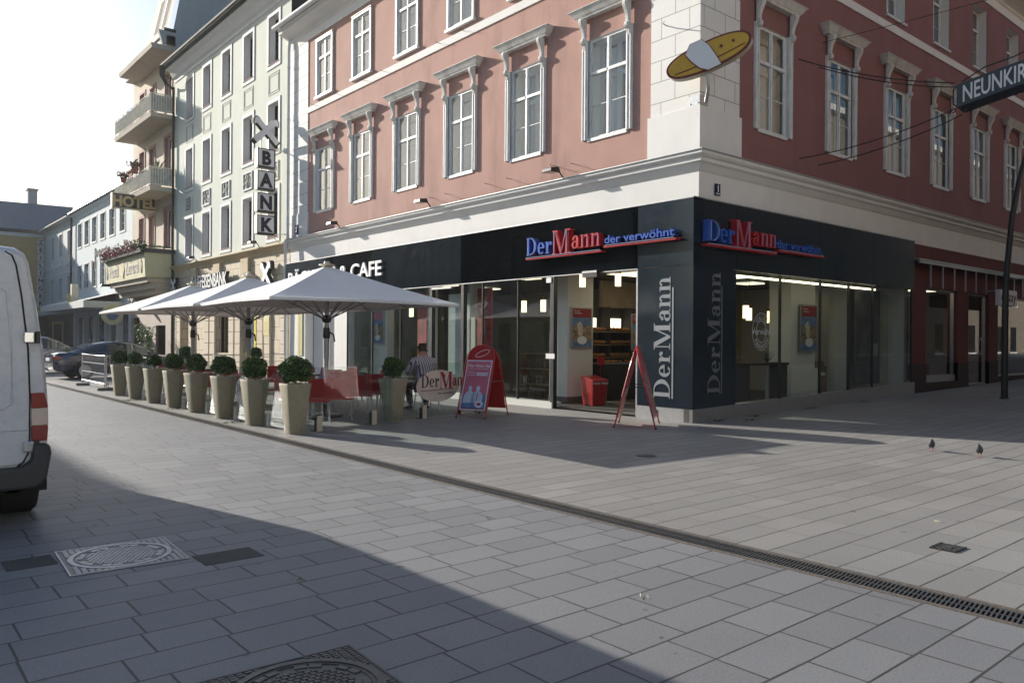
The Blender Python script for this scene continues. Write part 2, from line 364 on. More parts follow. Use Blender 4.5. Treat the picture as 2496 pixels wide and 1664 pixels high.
# bold serif letters, built from strokes; cap height 1
def arc(cx,cy,ro,rio,a0,a1,n=14):
    out=[]
    for i in range(n):
        t0=R(a0+(a1-a0)*i/n); t1=R(a0+(a1-a0)*(i+1)/n)
        out.append([(cx+ro[0]*math.cos(t0),cy+ro[1]*math.sin(t0)),(cx+ro[0]*math.cos(t1),cy+ro[1]*math.sin(t1)),(cx+rio[0]*math.cos(t1),cy+rio[1]*math.sin(t1)),(cx+rio[0]*math.cos(t0),cy+rio[1]*math.sin(t0))])
    return out
def rc(a,b,c,d): return [(a,b),(c,b),(c,d),(a,d)]
def g_n(o=0): return [rc(.07,0,.23,.66),rc(0,0,.30,.05),rc(0,.61,.1,.66)]+arc(.40,.40,(.19,.27),(.05,.20),0,150)+[rc(.43,0,.59,.42),rc(.36,0,.66,.05)]
GL={'D':(.92,[rc(.08,0,.26,1),rc(0,0,.08,.05),rc(0,.95,.08,1)]+arc(.34,.5,(.52,.5),(.32,.45),-90,90,18)+[rc(.26,0,.34,.05),rc(.26,.95,.34,1)]),
 'e':(.60,arc(.28,.33,(.28,.34),(.12,.29),0,318,22)+[rc(.14,.33,.55,.38)]),
 'r':(.56,[rc(.07,0,.23,.66),rc(0,0,.32,.05),rc(0,.61,.1,.66)]+arc(.40,.42,(.17,.24),(.12,.18),80,180,7)+arc(.43,.54,(.085,.1),(.001,.001),0,360,10)),
 'M':(1.22,[rc(.10,0,.15,.95),rc(0,0,.27,.05),rc(0,.95,.34,1),[(.12,.95),(.34,.95),(.66,.12),(.58,0),(.53,0)],[(.56,.0),(.62,0),(.94,.93),(.88,.95)],rc(.88,.05,1.1,.95),rc(.80,0,1.2,.05),rc(.84,.95,1.2,1)]),
 'a':(.60,[rc(.34,.06,.50,.48)]+arc(.30,.46,(.20,.21),(.05,.155),0,165,9)+arc(.13,.49,(.075,.075),(.001,.001),0,360,9)+arc(.26,.19,(.24,.20),(.10,.14),40,360,15)+arc(.53,.10,(.08,.1),(.03,.06),180,330,6)),
 'n':(.68,g_n())}
def serif(mb,s,size,fn,h0,h1,m=0,mfun=None,big=None,under=0):
    x=0; k=0; xs={}
    for i,ch in enumerate(s):
        if ch==' ': x+=.3*size; continue
        w,ps=GL[ch]; sc=size; xs[i]=x
        for p in ps:
            k+=1; mb.prism([(x+u*sc,v*sc) for u,v in p],fn,h0,h1+(k%7)*.0004,(mfun(i) if mfun else m))
        x+=(w+.05)*size
    return x
# ================= GROUND =================
pv_l=paving('street_slabs',.51,.31,(.155,.16,.17),(.205,.21,.22),(.045,.045,.045),.007,stain=.25)
pv_r=paving('pavement_slabs',.78,.28,(.215,.211,.205),(.27,.264,.255),(.06,.055,.045),.0065,seedv=31,strongx=.45,stain=.45)
b=MB(); b.quad((-160,-120,0),(-7.62,-120,0),(-7.62,220,0),(-160,220,0)); struct(b.build('street',pv_l))
b=MB()
b.quad((-7.30,-120,0),(0,-120,0),(0,220,0),(-7.30,220,0)); b.quad((0,-120,0),(45,-120,.9),(45,0,.9),(0,0,0)); b.quad((45,-120,.9),(200,-120,.9),(200,0,.9),(45,0,.9))
b.quad((0,0,0),(200,0,0),(200,220,0),(0,220,0))
struct(b.build('pavement',pv_r))
b=MB(); b.quad((-7.62,-120,-.02),(-7.30,-120,-.02),(-7.30,220,-.02),(-7.62,220,-.02)); struct(b.build('channel_bed',M['slot']))
# drain channel with a slotted iron grating
d=thing('drain_channel','long slotted iron drainage channel running across the paving past the flower pots','drain',(-7.46,0,0))
b=MB(); b.box(-.16,-30,-.03,-.115,60,.006); b.box(.115,-30,-.03,.16,60,.006); b.build('channel_edge',M['rust'],d)
b=MB(); b.box(-.112,-30,-.02,-.098,60,.001); b.box(.098,-30,-.02,.112,60,.001); b.box(-.006,-30,-.02,.006,60,.0)
y=-11.0
while y<26:
    b.add([(-.098,y,-.015),(.098,y+.03,-.015),(.098,y+.042,-.015),(-.098,y+.012,-.015),(-.098,y,.001),(.098,y+.03,.001),(.098,y+.042,.001),(-.098,y+.012,.001)],[(4,5,6,7),(0,1,5,4),(2,3,7,6)]); y+=.028
b.build('grating',M['iron'],d)
def manhole(name,label,pts,z=.004,mt=None,seed=0):
    """square cover with a round lid; pts = 3 ground corners a,b,c (b adjacent to both)"""
    a,bb,c=[Vector(p) for p in pts]; ux=(a-bb); vy=(c-bb); cen=(a+c)/2; w=ux.length/2; h=vy.length/2
    t=thing(name,label,'manhole cover',(cen.x,cen.y,z),math.atan2(-ux.y,-ux.x))
    f=MB(); f.box(-w,-h,-.03,w,h,0,1)
    for s in(-1,1): f.box(-w,s*h-.012*(s>0),0,w,s*h+.012*(s<0),.006); f.box(s*w-.012*(s>0),-h+.012,0,s*w+.012*(s<0),h-.012,.006)
    ro=min(w,h)*.93; k=14
    for i in range(int(w*2/.042)):
        for j in range(int(h*2/.026)):
            x=-w+.035+i*.042; y=-h+.03+j*.026
            if math.hypot(x,y)>ro*1.03 and x<w-.02 and y<h-.02: f.box(x-.014,y-.008,0,x+.014,y+.008,.006)
    f.build('cover_frame',[mt or M['ironl'],M['iron']],t)
    l=MB(); n=40
    def ring(r0,r1,z1):
        for q in range(n):
            t0=2*PI*q/n; t1=2*PI*(q+1)/n
            p=lambda r,t:(r*math.cos(t),r*math.sin(t))
            l.hexa([(*p(r0,t0),0),(*p(r1,t0),0),(*p(r1,t1),0),(*p(r0,t1),0)],[(*p(r0,t0),z1),(*p(r1,t0),z1),(*p(r1,t1),z1),(*p(r0,t1),z1)])
    ring(ro*.90,ro,.007); ring(ro*.83,ro*.845,.006)
    for q in range(24):
        t0=2*PI*q/24; r=ro*.77; l.T=Matrix.Rotation(t0,4,'Z'); 
        if q%3: l.box(r-.02,-.03,0,r+.015,.03,.006)
        l.T=Matrix.Identity(4)
    s=.036
    for i in range(-12,13):
        for j in range(-12,13):
            x=i*s+(j%2)*s/2; y=j*s*.86
            if math.hypot(x,y)<ro*.66: l.box(x-.013,y-.011,0,x+.013,y+.011,.006)
    l.build('lid',mt or M['ironl'],t); return t
manhole('manhole_cover','worn light metal manhole cover in the shaded paving beside the white van',[(-10.775,-2.9,0),(-11.54,-2.86,0),(-11.53,-3.6,0)])
manhole('manhole_cover','dark square manhole cover cut off by the bottom edge of the picture',[(-10.7,-5.83,0),(-11.47,-5.79,0),(-11.47,-6.55,0)],mt=M['iron'])
t=thing('utility_cover','small square cast iron cover set in the pale paving at lower right','utility cover',(-6.1,-7.02,.004))
b=MB(); b.box(-.115,-.095,-.02,.115,.095,.002,1)
for i in range(9):
    for j in range(6):
        if (i+j)%2: b.box(-.1+i*.0235,-.08+j*.03,0,-.1+i*.0235+.016,-.08+j*.03+.022,.007)
b.box(-.115,-.095,0,.115,-.088,.008); b.box(-.115,.088,0,.115,.095,.008); b.box(-.03,-.03,0,.03,.03,.009); b.build('cover_plate',[M['iron'],M['slot']],t)
t=tag(MB().lathe([(.001,.004),(.14,.004),(.14,.009),(.12,.01),(.001,.01)],(-4.15,-2.33,0),20).build('utility_cover',M['iron']),'small round iron cover in the pavement between the shop door and the drain','utility cover')
b=MB(); b.box(-10.76,-3.9,-.02,-10.335,-3.6,.0042); tag(b.build('asphalt_patch',M['asph']),'dark asphalt patch right of the light manhole cover','asphalt patch')
b=MB(); b.box(-11.86,-3.2,-.02,-11.55,-2.9,.0042); tag(b.build('asphalt_patch',M['asph']),'dark asphalt patch left of the light manhole cover near the van wheel','asphalt patch')
# ================= PINK CORNER BUILDING =================
pb=thing('corner_building','pink rendered corner building with white hooded windows above a dark bakery shopfront','building')
CA=[2.61,5.4,8.16,10.92,13.69,16.37]; CBx=[2.95,6.0,9.06,12.03,15.01,17.98,21.0,24.0]; CBu=[2.98,6.0,9.0,12.0,15.0,18.0,21,24]
ZL,ZU=6.22,10.4
HA=[(-c-.6,-c+.6,ZL+.03,ZL+2.29) for c in CA]+[(-c-.56,-c+.56,ZU+.06,ZU+1.99) for c in CA]
HB=[(c-.6,c+.6,ZL+.03,ZL+2.29) for c in CBx]+[(c-.56,c+.56,ZU+.06,ZU+2.02) for c in CBu]
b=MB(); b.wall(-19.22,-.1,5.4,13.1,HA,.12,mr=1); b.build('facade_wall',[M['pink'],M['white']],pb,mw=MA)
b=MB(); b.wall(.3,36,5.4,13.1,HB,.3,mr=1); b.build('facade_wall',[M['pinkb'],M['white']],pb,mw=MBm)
# body behind and roof, so that the building casts its shadow
b=MB(); b.box(1.6,1.4,4.5,36,19.2,13.1,0); 
b.quad((.3,19.22,0),(1.6,19.22,0),(1.6,19.22,13.1),(.3,19.22,13.1)); b.quad((36,.1,0),(36,19.2,0),(36,19.2,13.1),(36,.1,13.1)); b.build('inner_core',M['room'],pb)
b=MB(); b.add([(-.35,-.55,13.45),(36.3,-.55,13.45),(36.3,19.2,13.45),(-.35,19.2,13.45),(7,8,17.5),(36.3,8,17.5),(7,19.2,17.5),(36.3,12,17.5)],[(0,1,5,4),(0,4,6,3),(4,5,7,6),(1,2,7,5),(2,3,6,7)]); b.build('roof',M['redroof'],pb)
def sweepL(b,prof,ye,xe,m=0,cx=.3,cy=.1):
    n=len(prof); vs=[]
    for dd,z in prof: vs.append((cx-dd,ye,z))
    for dd,z in prof: vs.append((cx-dd,cy-dd,z))
    for dd,z in prof: vs.append((xe,cy-dd,z))
    fs=[(k*n+i,k*n+i+1,(k+1)*n+i+1,(k+1)*n+i) for k in (0,1) for i in range(n-1)]
    fs+=[tuple(range(n)),tuple(range(2*n,3*n))]
    return b.add(vs,fs,m)
b=MB(); sweepL(b,[(-.02,4.4),(.0,5.02),(.035,5.06),(.06,5.10),(.10,5.16),(.15,5.20),(.155,5.27),(.20,5.29),(.235,5.33),(.24,5.40),(-.02,5.46)],19.2,36)
b.build('base_cornice',M['white'],pb)
b=MB(); sweepL(b,[(.242,5.385),(.27,5.395),(.27,5.41),(.0,5.475)],19.2,36); b.build('cornice_flashing',M['alu'],pb)
b=MB(); sweepL(b,[(-.01,9.98),(.035,9.98),(.035,10.19),(.0,10.21)],19.2,36); b.build('string_course',M['white'],pb)
b=MB(); sweepL(b,[(-.01,12.68),(.04,12.68),(.04,12.95),(.10,13.0),(.10,13.06),(.25,13.12),(.50,13.2),(.50,13.3),(.58,13.36),(-.01,13.42)],19.25,36); b.build('eaves_cornice',M['white'],pb)
b=MB(); b.tube([(-.38,19.3,13.42),(-.38,-.6,13.42)],.09,10); b.tube([(-.38,-.58,13.42),(36,-.58,13.42)],.09,10); b.build('gutter',M['trimw'],pb,smooth=40)
b=MB(); b.box(-1.33,-.03,6.33,-.121,.02,12.68); b.box(-1.40,-.05,5.44,-.121,.02,6.33,1); b.build('corner_quoin',[M['quoin'],M['white']],pb,mw=MA)
b=MB(); b.box(.27,-.03,6.33,1.64,.02,12.68); b.box(.25,-.05,5.44,1.70,.02,6.33,1); b.build('corner_quoin',[M['quoin'],M['white']],pb,mw=MBm)
b=MB(); b.box(-19.22,-.03,6.33,-17.68,.02,12.68); b.box(-19.22,-.05,5.44,-17.62,.02,6.33,1); b.build('corner_quoin',[M['quoin'],M['white']],pb,mw=MA)
# --- hooded window
def sash(b,w,h,tr,bars,y0=.03):
    """white casement frame: half width w, height h, transom at tr"""
    b.box(-w,y0,0,-w+.055,y0+.06,h); b.box(w-.055,y0,0,w,y0+.06,h); b.box(-w+.055,y0,0,w-.055,y0+.06,.07); b.box(-w+.055,y0,h-.06,w-.055,y0+.06,h)
    b.box(-.028,y0-.012,.07,.028,y0+.055,h-.06); b.box(-w+.055,y0-.02,tr-.045,-.028,y0+.05,tr+.03); b.box(.028,y0-.02,tr-.045,w-.055,y0+.05,tr+.03)
    for s in (-1,1):
        xa,xb=(-w+.055,-.028) if s<0 else (.028,w-.055)
        b.box(xa,y0+.012,.07,xa+.035,y0+.045,tr-.045); b.box(xb-.035,y0+.012,.07,xb,y0+.045,tr-.045)
        b.box(xa,y0+.012,tr+.03,xa+.035,y0+.045,h-.06); b.box(xb-.035,y0+.012,tr+.03,xb,y0+.045,h-.06)
        for z in bars: b.box(xa+.035,y0+.014,z-.011,xb-.035,y0+.04,z+.011)
def inner(b,w,h,tr,dep=.42):
    b.quad((-w,.09,0),(-w,.09,h),(-w,dep,h),(-w,dep,0),0); b.quad((w,.09,0),(w,dep,0),(w,dep,h),(w,.09,h),0)
    b.quad((-w,.09,h),(w,.09,h),(w,dep,h),(-w,dep,h),0); b.quad((-w,.09,0),(-w,dep,0),(w,dep,0),(w,.09,0),0)
    for a,c in ((-w,-w+.12),(-.07,.07),(w-.12,w)): b.box(a,dep-.03,0,c,dep,h,0)
    for z in (0,tr,h-.1): b.box(-w,dep-.028,z,w,dep-.002,z+.1,0)
    b.quad((-w,dep+.5,0),(w,dep+.5,0),(w,dep+.5,h),(-w,dep+.5,h),1); 
    b.quad((-w,dep,0),(-w,dep+.5,0),(-w,dep+.5,h),(-w,dep,h),1); b.quad((w,dep,0),(w,dep+.5,0),(w,dep+.5,h),(w,dep,h),1); b.quad((-w,dep,h),(w,dep,h),(w,dep+.5,h),(-w,dep+.5,h),1)
def curt(kind,w,h):
    b=MB(); rr=random.Random(kind)
    def strip(a,c,y):
        n=12; vs=[]
        for i in range(n+1):
            x=a+(c-a)*i/n; yy=y+.02*math.sin(i*2.4); vs+=[(x,yy,.05),(x,yy,h-.05)]
        b.add(vs,[(2*i,2*i+2,2*i+3,2*i+1) for i in range(n)])
    if kind==0: strip(-w+.02,-.02,.46); strip(.25,w-.02,.47)
    elif kind==1: strip(-w+.02,w-.02,.46)
    elif kind==2: strip(-w+.02,-w+.35,.46)
    else: strip(-w+.02,.1,.46)
    return b
def lower_window():
    w=MB()
    for s in (-1,1):
        x=.60*s; w.box(x,-.055,0,x+.15*s,.03,2.30); w.box(x+.02*s,-.075,0,x+.055*s,-.055,2.30); w.box(x+.11*s,-.07,0,x+.14*s,-.055,2.30)
    w.box(-.60,-.03,-.05,.60,.03,.03)
    sash(w,.6,2.29,1.52,[.78]); o=w.build('window',M['paint'],pb,bevel=.006)
    h=MB()
    def hoodsec(z0,x0,d0,z1,x1,d1):
        h.hexa([(-x0,-d0,z0),(x0,-d0,z0),(x0,.02,z0),(-x0,.02,z0)],[(-x1,-d1,z1),(x1,-d1,z1),(x1,.02,z1),(-x1,.02,z1)])
    hoodsec(2.78,.86,.14,2.83,.88,.16); hoodsec(2.832,.90,.17,2.97,1.02,.25); hoodsec(2.972,1.04,.265,2.99,1.04,.265)
    h.build('window_hood',M['hood'],o)
    cp=[(0,0),(.035,.0),(.075,.03),(.10,.08),(.085,.13),(.05,.16),(.055,.25),(.075,.33),(.12,.41),(.155,.48),(.16,.54),(.14,.59),(0,.59)]
    for s in (-1,1):
        c=MB(); c.prism(cp,lambda u,v,hh:(hh,-.05-u,2.19+v),.60*s+.01*s,.60*s+.135*s); c.prism([(u+.012,v) for u,v in cp[1:-1]]+[(0,.59),(0,0)],lambda u,v,hh:(hh,-.05-u,2.19+v),.60*s+.045*s,.60*s+.10*s)
        c.prism([(.0,-.14),(.02,-.14),(.05,-.02),(0,0)],lambda u,v,hh:(hh,-.05-u,2.19+v),.60*s+.03*s,.60*s+.115*s)
        c.build('console',M['hood'],o,smooth=50)
    p=MB(); p.quad((-.55,.06,.06),(.55,.06,.06),(.55,.06,2.24),(-.55,.06,2.24)); p.build('window_pane',M['pane'],o)
    i=MB(); inner(i,.6,2.29,1.45); i.build('inner_window',[M['inwhite'],M['inpane']],o)
    return o
def set_mw(o,base,x,z): o.matrix_local=base@Matrix.Translation((x,0,z))
lw=lower_window(); first=True
curtains=[curt(k,.58,2.2).build('curtain',M['cur'],None) for k in range(4)]
for c in curtains: COL.objects.unlink(c)
for k,c in enumerate(CA):
    o=lw if k==0 else dup(lw); set_mw(o,MA,-c,ZL)
    cu=curtains[(3,3,0,0,1,1)[k]].copy(); COL.objects.link(cu); cu.parent=o
for k,c in enumerate(CBx):
    o=dup(lw)
    for ch in list(o.children):
        if ch.name.startswith('curtain'): bpy.data.objects.remove(ch)
    set_mw(o,MBm,c,ZL)
    cu=curtains[(1,1,0,3,0,1,2,1)[k]].copy(); COL.objects.link(cu); cu.parent=o
def upper_window(flush):
    w=MB(); t=.03 if flush else .26
    if flush:
        for s in (-1,1): w.box(.55*s,-.06,-.02,.635*s,.03,2.07)
        w.box(-.55,-.06,1.99,.55,.03,2.07); w.box(-.68,-.10,-.08,.68,.03,.0); w.box(-.66,-.08,2.072,.66,.03,2.10)
    else: w.box(-.60,-.06,-.06,.60,.1,.0)
    w2=MB(); sash(w2,.55,1.97,1.36,[.68],y0=t-.03); w.v+= [(x,y,z+.02) for x,y,z in w2.v]; n0=len(w.v)-len(w2.v); w.f+=[tuple(i+n0 for i in f) for f in w2.f]; w.mi+=w2.mi
    o=w.build('window',M['paint'],pb,bevel=.005)
    p=MB(); p.quad((-.5,t+.005,.08),(.5,t+.005,.08),(.5,t+.005,1.94),(-.5,t+.005,1.94)); p.build('window_pane',M['pane'],o)
    i=MB(); i.T=Matrix.Translation((0,t-.03,.02)); inner(i,.55,1.97,1.3,.3); i.build('inner_window',[M['inwhite'],M['inpane']],o)
    if flush: curt(1,.53,1.95).build('curtain',M['cur'],o).location=(0,-.1,0)
    return o
u=upper_window(True)
for k,c in enumerate(CA): o=u if k==0 else dup(u); set_mw(o,MA,-c,ZU)
u=upper_window(False)
for k,c in enumerate(CBu): o=u if k==0 else dup(u); set_mw(o,MBm,c,ZU)
# wall hooks left from old signs
hk=MB(); hk.tube([(0,.0,0),(0,-.2,0),(0,-.21,.03)],.007,5); h0=hk.build('wall_hook',M['dark'],pb)
pts=[(3.55,5.72),(4.25,5.8),(5.9,5.74),(6.8,5.74),(8.6,5.72),(9.4,5.72),(5.1,10.12),(7.9,10.12),(9.1,10.12),(12.2,10.12),(13.4,10.12),(15.3,10.12),(17.0,10.12)]
for k,(yy,zz) in enumerate(pts):
    o=h0 if k==0 else h0.copy()
    if k: COL.objects.link(o)
    o.matrix_local=MA@Matrix.Translation((-yy,0,zz))
# downpipe between the buildings
b=MB(); b.tube([(.18,19.05,13.2),(.15,19.08,12.7),(.15,19.08,5.5),(.05,19.08,5.3),(.08,19.08,0.1)],.06,8)
for z in (6,8,10,12): b.lathe([(.075,0),(.075,.05)],(.15,19.08,z),8)
b.build('downpipe',M['trimw'],pb,smooth=40)
t=thing('house_number_plate','small dark blue enamel house number 1 on the white band beside the corner','sign',(.9,.085,4.72))
b=MB(); b.box(-.09,-.012,-.12,.09,.0,.12); b.build('plate',mat('enamel_blue',(.01,.015,.06),.2),t)
b=MB(); text(b,'1',.19,lambda u,v,h:(u-.035,-.013-h,v-.04),0,.002,bold=.03); b.box(-.07,-.0145,-.09,.07,-.0125,-.07); b.build('number',M['lettw'],t)
# floodlights on the cornice
fl=None
def flood(y,z,label,x=0.0):
    global fl
    g='small floodlights standing on the cornices'
    if fl is None:
        fl=thing('floodlight',label,'floodlight',(x,y,z),0,g)
        b=MB(); b.tube([(.18,-.1,-.12),(.1,-.06,.02),(.0,0,.04)],.02,6); b.build('bracket',M['dark'],fl)
        b=MB(); b.hexa([(-.22,-.12,.0),(.08,-.12,.02),(.08,.22,.02),(-.22,.22,.0)],[(-.20,-.10,.10),(.05,-.10,.14),(.05,.2,.14),(-.20,.2,.10)]); b.build('housing',M['dark'],fl,bevel=.015)
        b=MB(); b.quad((-.19,-.09,-.003),(.05,-.09,.012),(.05,.19,.012),(-.19,.19,-.003)); b.build('lens',M['carglass'],fl)
    else: dup(fl,(x,y,z),label=label)
flood(4.0,5.56,'black floodlight on the cornice nearest the corner of the pink building')
flood(9.52,5.56,'black floodlight at the middle of the pink building cornice')
flood(15.0,5.52,'black floodlight at the far end of the pink building cornice')
flood(22.0,5.5,'black floodlight on the bank cornice just left of the BANK sign')
flood(29.6,5.46,'black floodlight at the far left end of the bank cornice')
# ================= SHOPFRONT =================
def panels(b,x0,x1,z0,z1,js,y0,y1,m=0,g=.006):
    xs=[x0]+[j for j in js if x0<j<x1]+[x1]
    for i in range(len(xs)-1): b.box(xs[i]+g,y0,z0,xs[i+1]-g,y1,z1,m)
# local facade coordinates of the cladding: A plane x=0 => local y=-.3 ; B plane y=0 => local y=-.1
b=MB(); panels(b,-18.94,0.006,3.14,4.45,[-1.43,-4.03,-7.63,-12.5,-15.6],-.3,.0); b.box(-18.9,-.28,3.2,-.05,-.01,4.40,1)
b.box(-1.42,-.3,.27,.004,.0,3.128); b.build('fascia',[M['clad'],M['dark']],pb,mw=MA)
b=MB(); panels(b,.006,10.08,3.11,4.4498,[1.47,4.9,7.6],-.1,.3); b.box(.3,-.08,3.2,10.05,.29,4.40,1); b.box(.0055,-.1,.27,1.466,.3,3.102); b.build('fascia',[M['clad'],M['dark']],pb,mw=MBm)
b=MB(); b.box(-18.95,-.31,4.452,.01,.02,4.475); b.box(-15,-.305,3.118,-1.43,-.2,3.138); b.build('fascia_trim',M['alu'],pb,mw=MA)
b=MB(); b.box(-.305,-.0,3.13,0,0,3.13); b=MB(); b.box(.0,-.11,4.4518,10.1,.02,4.4748); b.build('fascia_trim',M['alu'],pb,mw=MBm)
b=MB(); b.box(-1.43,-.312,-.02,.0,.1,.262); b.build('plinth',M['alu'],pb,mw=MA)
b=MB(); b.box(-15,-.302,-.02,-4.05,.0,.15); b.build('window_ledge',M['inwhite'],pb,mw=MA)
b=MB(); b.hexa([(-.012,-.112,-.05),(10.1,-.112,-.05),(10.1,.1,-.05),(-.012,.1,-.05)],[(-.012,-.112,.262),(10.1,-.112,.52),(10.1,.1,.52),(-.012,.1,.262)]); b.build('plinth',M['alu'],pb,mw=MBm)
# glazing A
gy=-.24
b=MB(); post=[4.12,5.35,6.78,7.61,9.15,10.81,12.49,14.13]
for p in (5.35,6.78,10.81,12.49,14.13): b=MB(); b.box(-p-.012,gy-.03,.15,-p+.012,gy+.03,3.12); b.build('glazing_bar',M['dark'],pb,mw=MA)
for p in (4.06,9.13,7.62): b=MB(); b.box(-p-.06,gy-.06,.02,-p+.06,gy+.06,3.12); b.build('door_post',M['dark'],pb,mw=MA)
b=MB(); b.box(-1.47,gy-.05,.02,-1.43,gy+.05,3.12); b.build('door_post',M['alu'],pb,mw=MA)
for a,c in ((4.13,5.33),(5.37,6.76),(6.80,7.55),(9.2,10.79),(10.83,12.47),(12.51,14.11)):
    b=MB(); b.quad((-c,gy,.15),(-a,gy,.15),(-a,gy,3.12),(-c,gy,3.12)); b.build('shop_window',M['shop'],pb,mw=MA)
b=MB(); b.quad((-9.05,gy+.25,.1),(-7.7,gy+.25,.1),(-7.7,gy+.25,3.12),(-9.05,gy+.25,3.12)); b.build('side_door_glass',M['shop'],pb,mw=MA)
b=MB(); b.box(-9.05,-.33,3.03,-8.1,-.28,3.09); b.box(-8.75,.05,.1,-7.75,.1,2.9,1); b.build('side_door_closer',[M['alu'],M['inwhite']],pb,mw=MA)
b=MB(); b.box(-2.95,-.42,3.02,-2.5,-.301,3.16); b.box(-2.95,-.425,3.12,-2.5,-.3,3.165,1); b.build('door_sensor',[M['dark'],M['alu']],pb,mw=MA)
b=MB(); b.box(-4.25,-.315,2.98,-4.08,-.302,3.1); b.box(-4.25,-.315,1.18,-3.95,-.302,1.3); b.build('door_sticker',M['lettw'],pb,mw=MA)
b=MB(); b.box(-1.0,-.322,.07,-.86,-.313,.2,1); b.build('wall_socket',[M['dark'],M['dark']],pb,mw=MA)
# pier at the far left of the shop
b=MB(); b.box(-18.95,-.12,0,-17.6,.2,3.13,0); b.box(-17.6,.22,0,-14.95,.3,3.13,0); b.box(-16.6,.12,0,-16.3,.22,3.13,1); b.box(-14.95,-.2,0,-14.13,.3,3.13,0); b.build('pier',[M['white'],M['inwhite']],pb,mw=MA)
t=thing('yellow_notice','tall narrow yellow notice board on the white pier next to the bank','notice',(.165,17.98,1.0),-PI/2)
b=MB(); b.box(-.2,-.02,0,.2,.0,1.72); b.build('board',M['yel'],t)
b=MB(); 
for i in range(22): b.box(-.17,-.024,.08+i*.072,.17,-.021,.09+i*.072)
b.box(-.01,-.0245,.05,.01,-.0215,1.65); b.build('printed_lines',mat('olive_print',(.22,.20,.05)),t)
# glazing B
gy=-.05
b=MB()
for p in (3.23,4.99,6.38,7.66,10.0): b=MB(); b.box(p-.015,gy-.03,.26+.026*p,p+.015,gy+.03,3.1); b.build('glazing_bar',M['dark'],pb,mw=MBm)
for a,c in ((1.47,3.21),(3.25,4.97),(5.01,6.36),(6.40,7.64),(7.68,9.96)):
    b=MB(); b.quad((a,gy,.262+.0258*a),(c,gy,.262+.0258*c),(c,gy,3.1),(a,gy,3.1)); b.build('shop_window',M['shop'],pb,mw=MBm)
# interior shell
b=MB(); b.quad((.06,.1,.04),(14,.1,.04),(14,14.1,.04),(.06,14.1,.04)); b.build('shop_floor',M['ingrey'],pb)
b=MB(); b.quad((.1,.1,3.32),(13,.1,3.32),(13,14.1,3.32),(.1,14.1,3.32)); b.build('shop_ceiling',M['dark'],pb)
b=MB(); b.quad((5.9,5.6,0),(5.9,14.2,0),(5.9,14.2,3.3),(5.9,5.6,3.3)); b.quad((.3,14.12,0),(13,14.12,0),(13,14.12,3.3),(.3,14.12,3.3)); b.build('shop_back_wall',mat('indoor_wall',(.30,.31,.26),.8),pb)
b=MB(); b.box(10.1,.3,0,10.3,6,3.4); b.box(3.4,5.6,0,10.1,5.75,3.3,1); b.build('partition_wall',[M['inwhite'],M['tan']],pb)
def column(x0,y0,x1,y1,z0=.03): 
    b=MB(); b.box(x0,y0,z0,x1,y1,3.31); b.box(x0-.015,y0-.015,z0,x1+.015,y1+.015,z0+.18,1); b.build('column',[M['inwhite'],M['ingrey']],pb)
column(.95,4.5,1.85,5.15)
column(5.16,.9,6.32,1.5); column(8.0,.9,9.3,1.4)
b=MB(); b.box(5.1,.84,.03,6.36,.9,.95); b.build('column_base',M['inwhite'],pb)
b=MB(); b.box(6.5,1.9,.03,7.9,2.0,3.3); b.build('tan_partition',M['tan'],pb)
for y0,y1 in ((7.95,8.22),(10.15,10.33),(12.65,13.7)): 
    b=MB(); b.box(.7,y0,.03,.95,y1,3.31); b.build('column',M['inwhite'],pb)
b=MB(); b.box(.72,7.25,.05,.76,7.88,3.05); b.box(.72,10.4,.05,.76,10.9,3.05); b.build('red_banner',mat('red_banner_print',(.34,.02,.02),.5,var=.5,vs_=4),pb)
b=MB(); b.tube([(.7,7.55,2.3),(.69,7.5,1.9),(.7,7.6,1.5),(.7,7.56,1.3)],.012,5); b.lathe([(.05,0),(.06,.02),(.02,.1)],(.69,7.56,1.2),8); b.build('banner_print',mat('banner_white',(.6,.45,.42)),pb)
# strip light along the top of the shaded windows
for k in range(6):
    b=MB(); b.box(1.52+k*1.12,.2,3.0,2.56+k*1.12,.24,3.04); b.build('strip_light',M['strip'],pb)
b=MB(); b.quad((2.0,3.0,3.3),(3.6,3.0,3.3),(3.6,4.2,3.3),(2.0,4.2,3.3)); b.build('ceiling_light',M['ceil'],pb)
# coffee picture panel behind the last window
t=thing('picture_panel','large dark grey picture of a coffee cup behind the last bakery window','poster',(8.75,.55,.5))
b=MB(); b.box(-1.0,0,0,.45,.03,2.55); b.build('backing',mat('grey_photo',(.085,.09,.088),.5,var=.7,vs_=1.6),t)
b=MB(); b.lathe([(.12,0),(.2,.02),(.24,.3),(.25,.34)],(.08,-.005,.75),16,sy=.04); b.build('printed_cup',mat('print_grey',(.30,.32,.32)),t)
b=MB(); b.box(.55,.0,0,.95,.03,2.55); b.build('pale_strip',mat('pale_green_print',(.30,.33,.27)),t)
def pendant(x,y,z,label):
    t=thing('pendant_lamp',label,'lamp',(x,y,z),0,'cylindrical pendant lamps in the bakery')
    b=MB(); b.tube([(0,0,.3),(0,0,3.3-z)],.006,5); b.build('cord',M['dark'],t)
    b=MB(); b.lathe([(.07,.30),(.075,.30),(.075,.36),(.02,.37)],n=14); b.build('cap',M['dark'],t)
    b=MB(); b.lathe([(.07,0),(.07,.30)],n=14); b.build('lamp_shade',M['lamp'],t,smooth=40)
for x,y in ((1.2,2.4),(3.4,2.4),(1.4,6.6),(3.4,7.0),(1.4,10.4),(3.4,10.8),(5.0,2.6),(7.2,3.4),(9.2,3.0)):
    b=MB(); b.box(x-.3,y-.3,3.28,x+.3,y+.3,3.31); b.build('ceiling_light',M['ceil'],pb)
pendant(-.0+.35,3.4,2.86,'lit cylinder lamp just left of the door sensor over the bakery entrance')
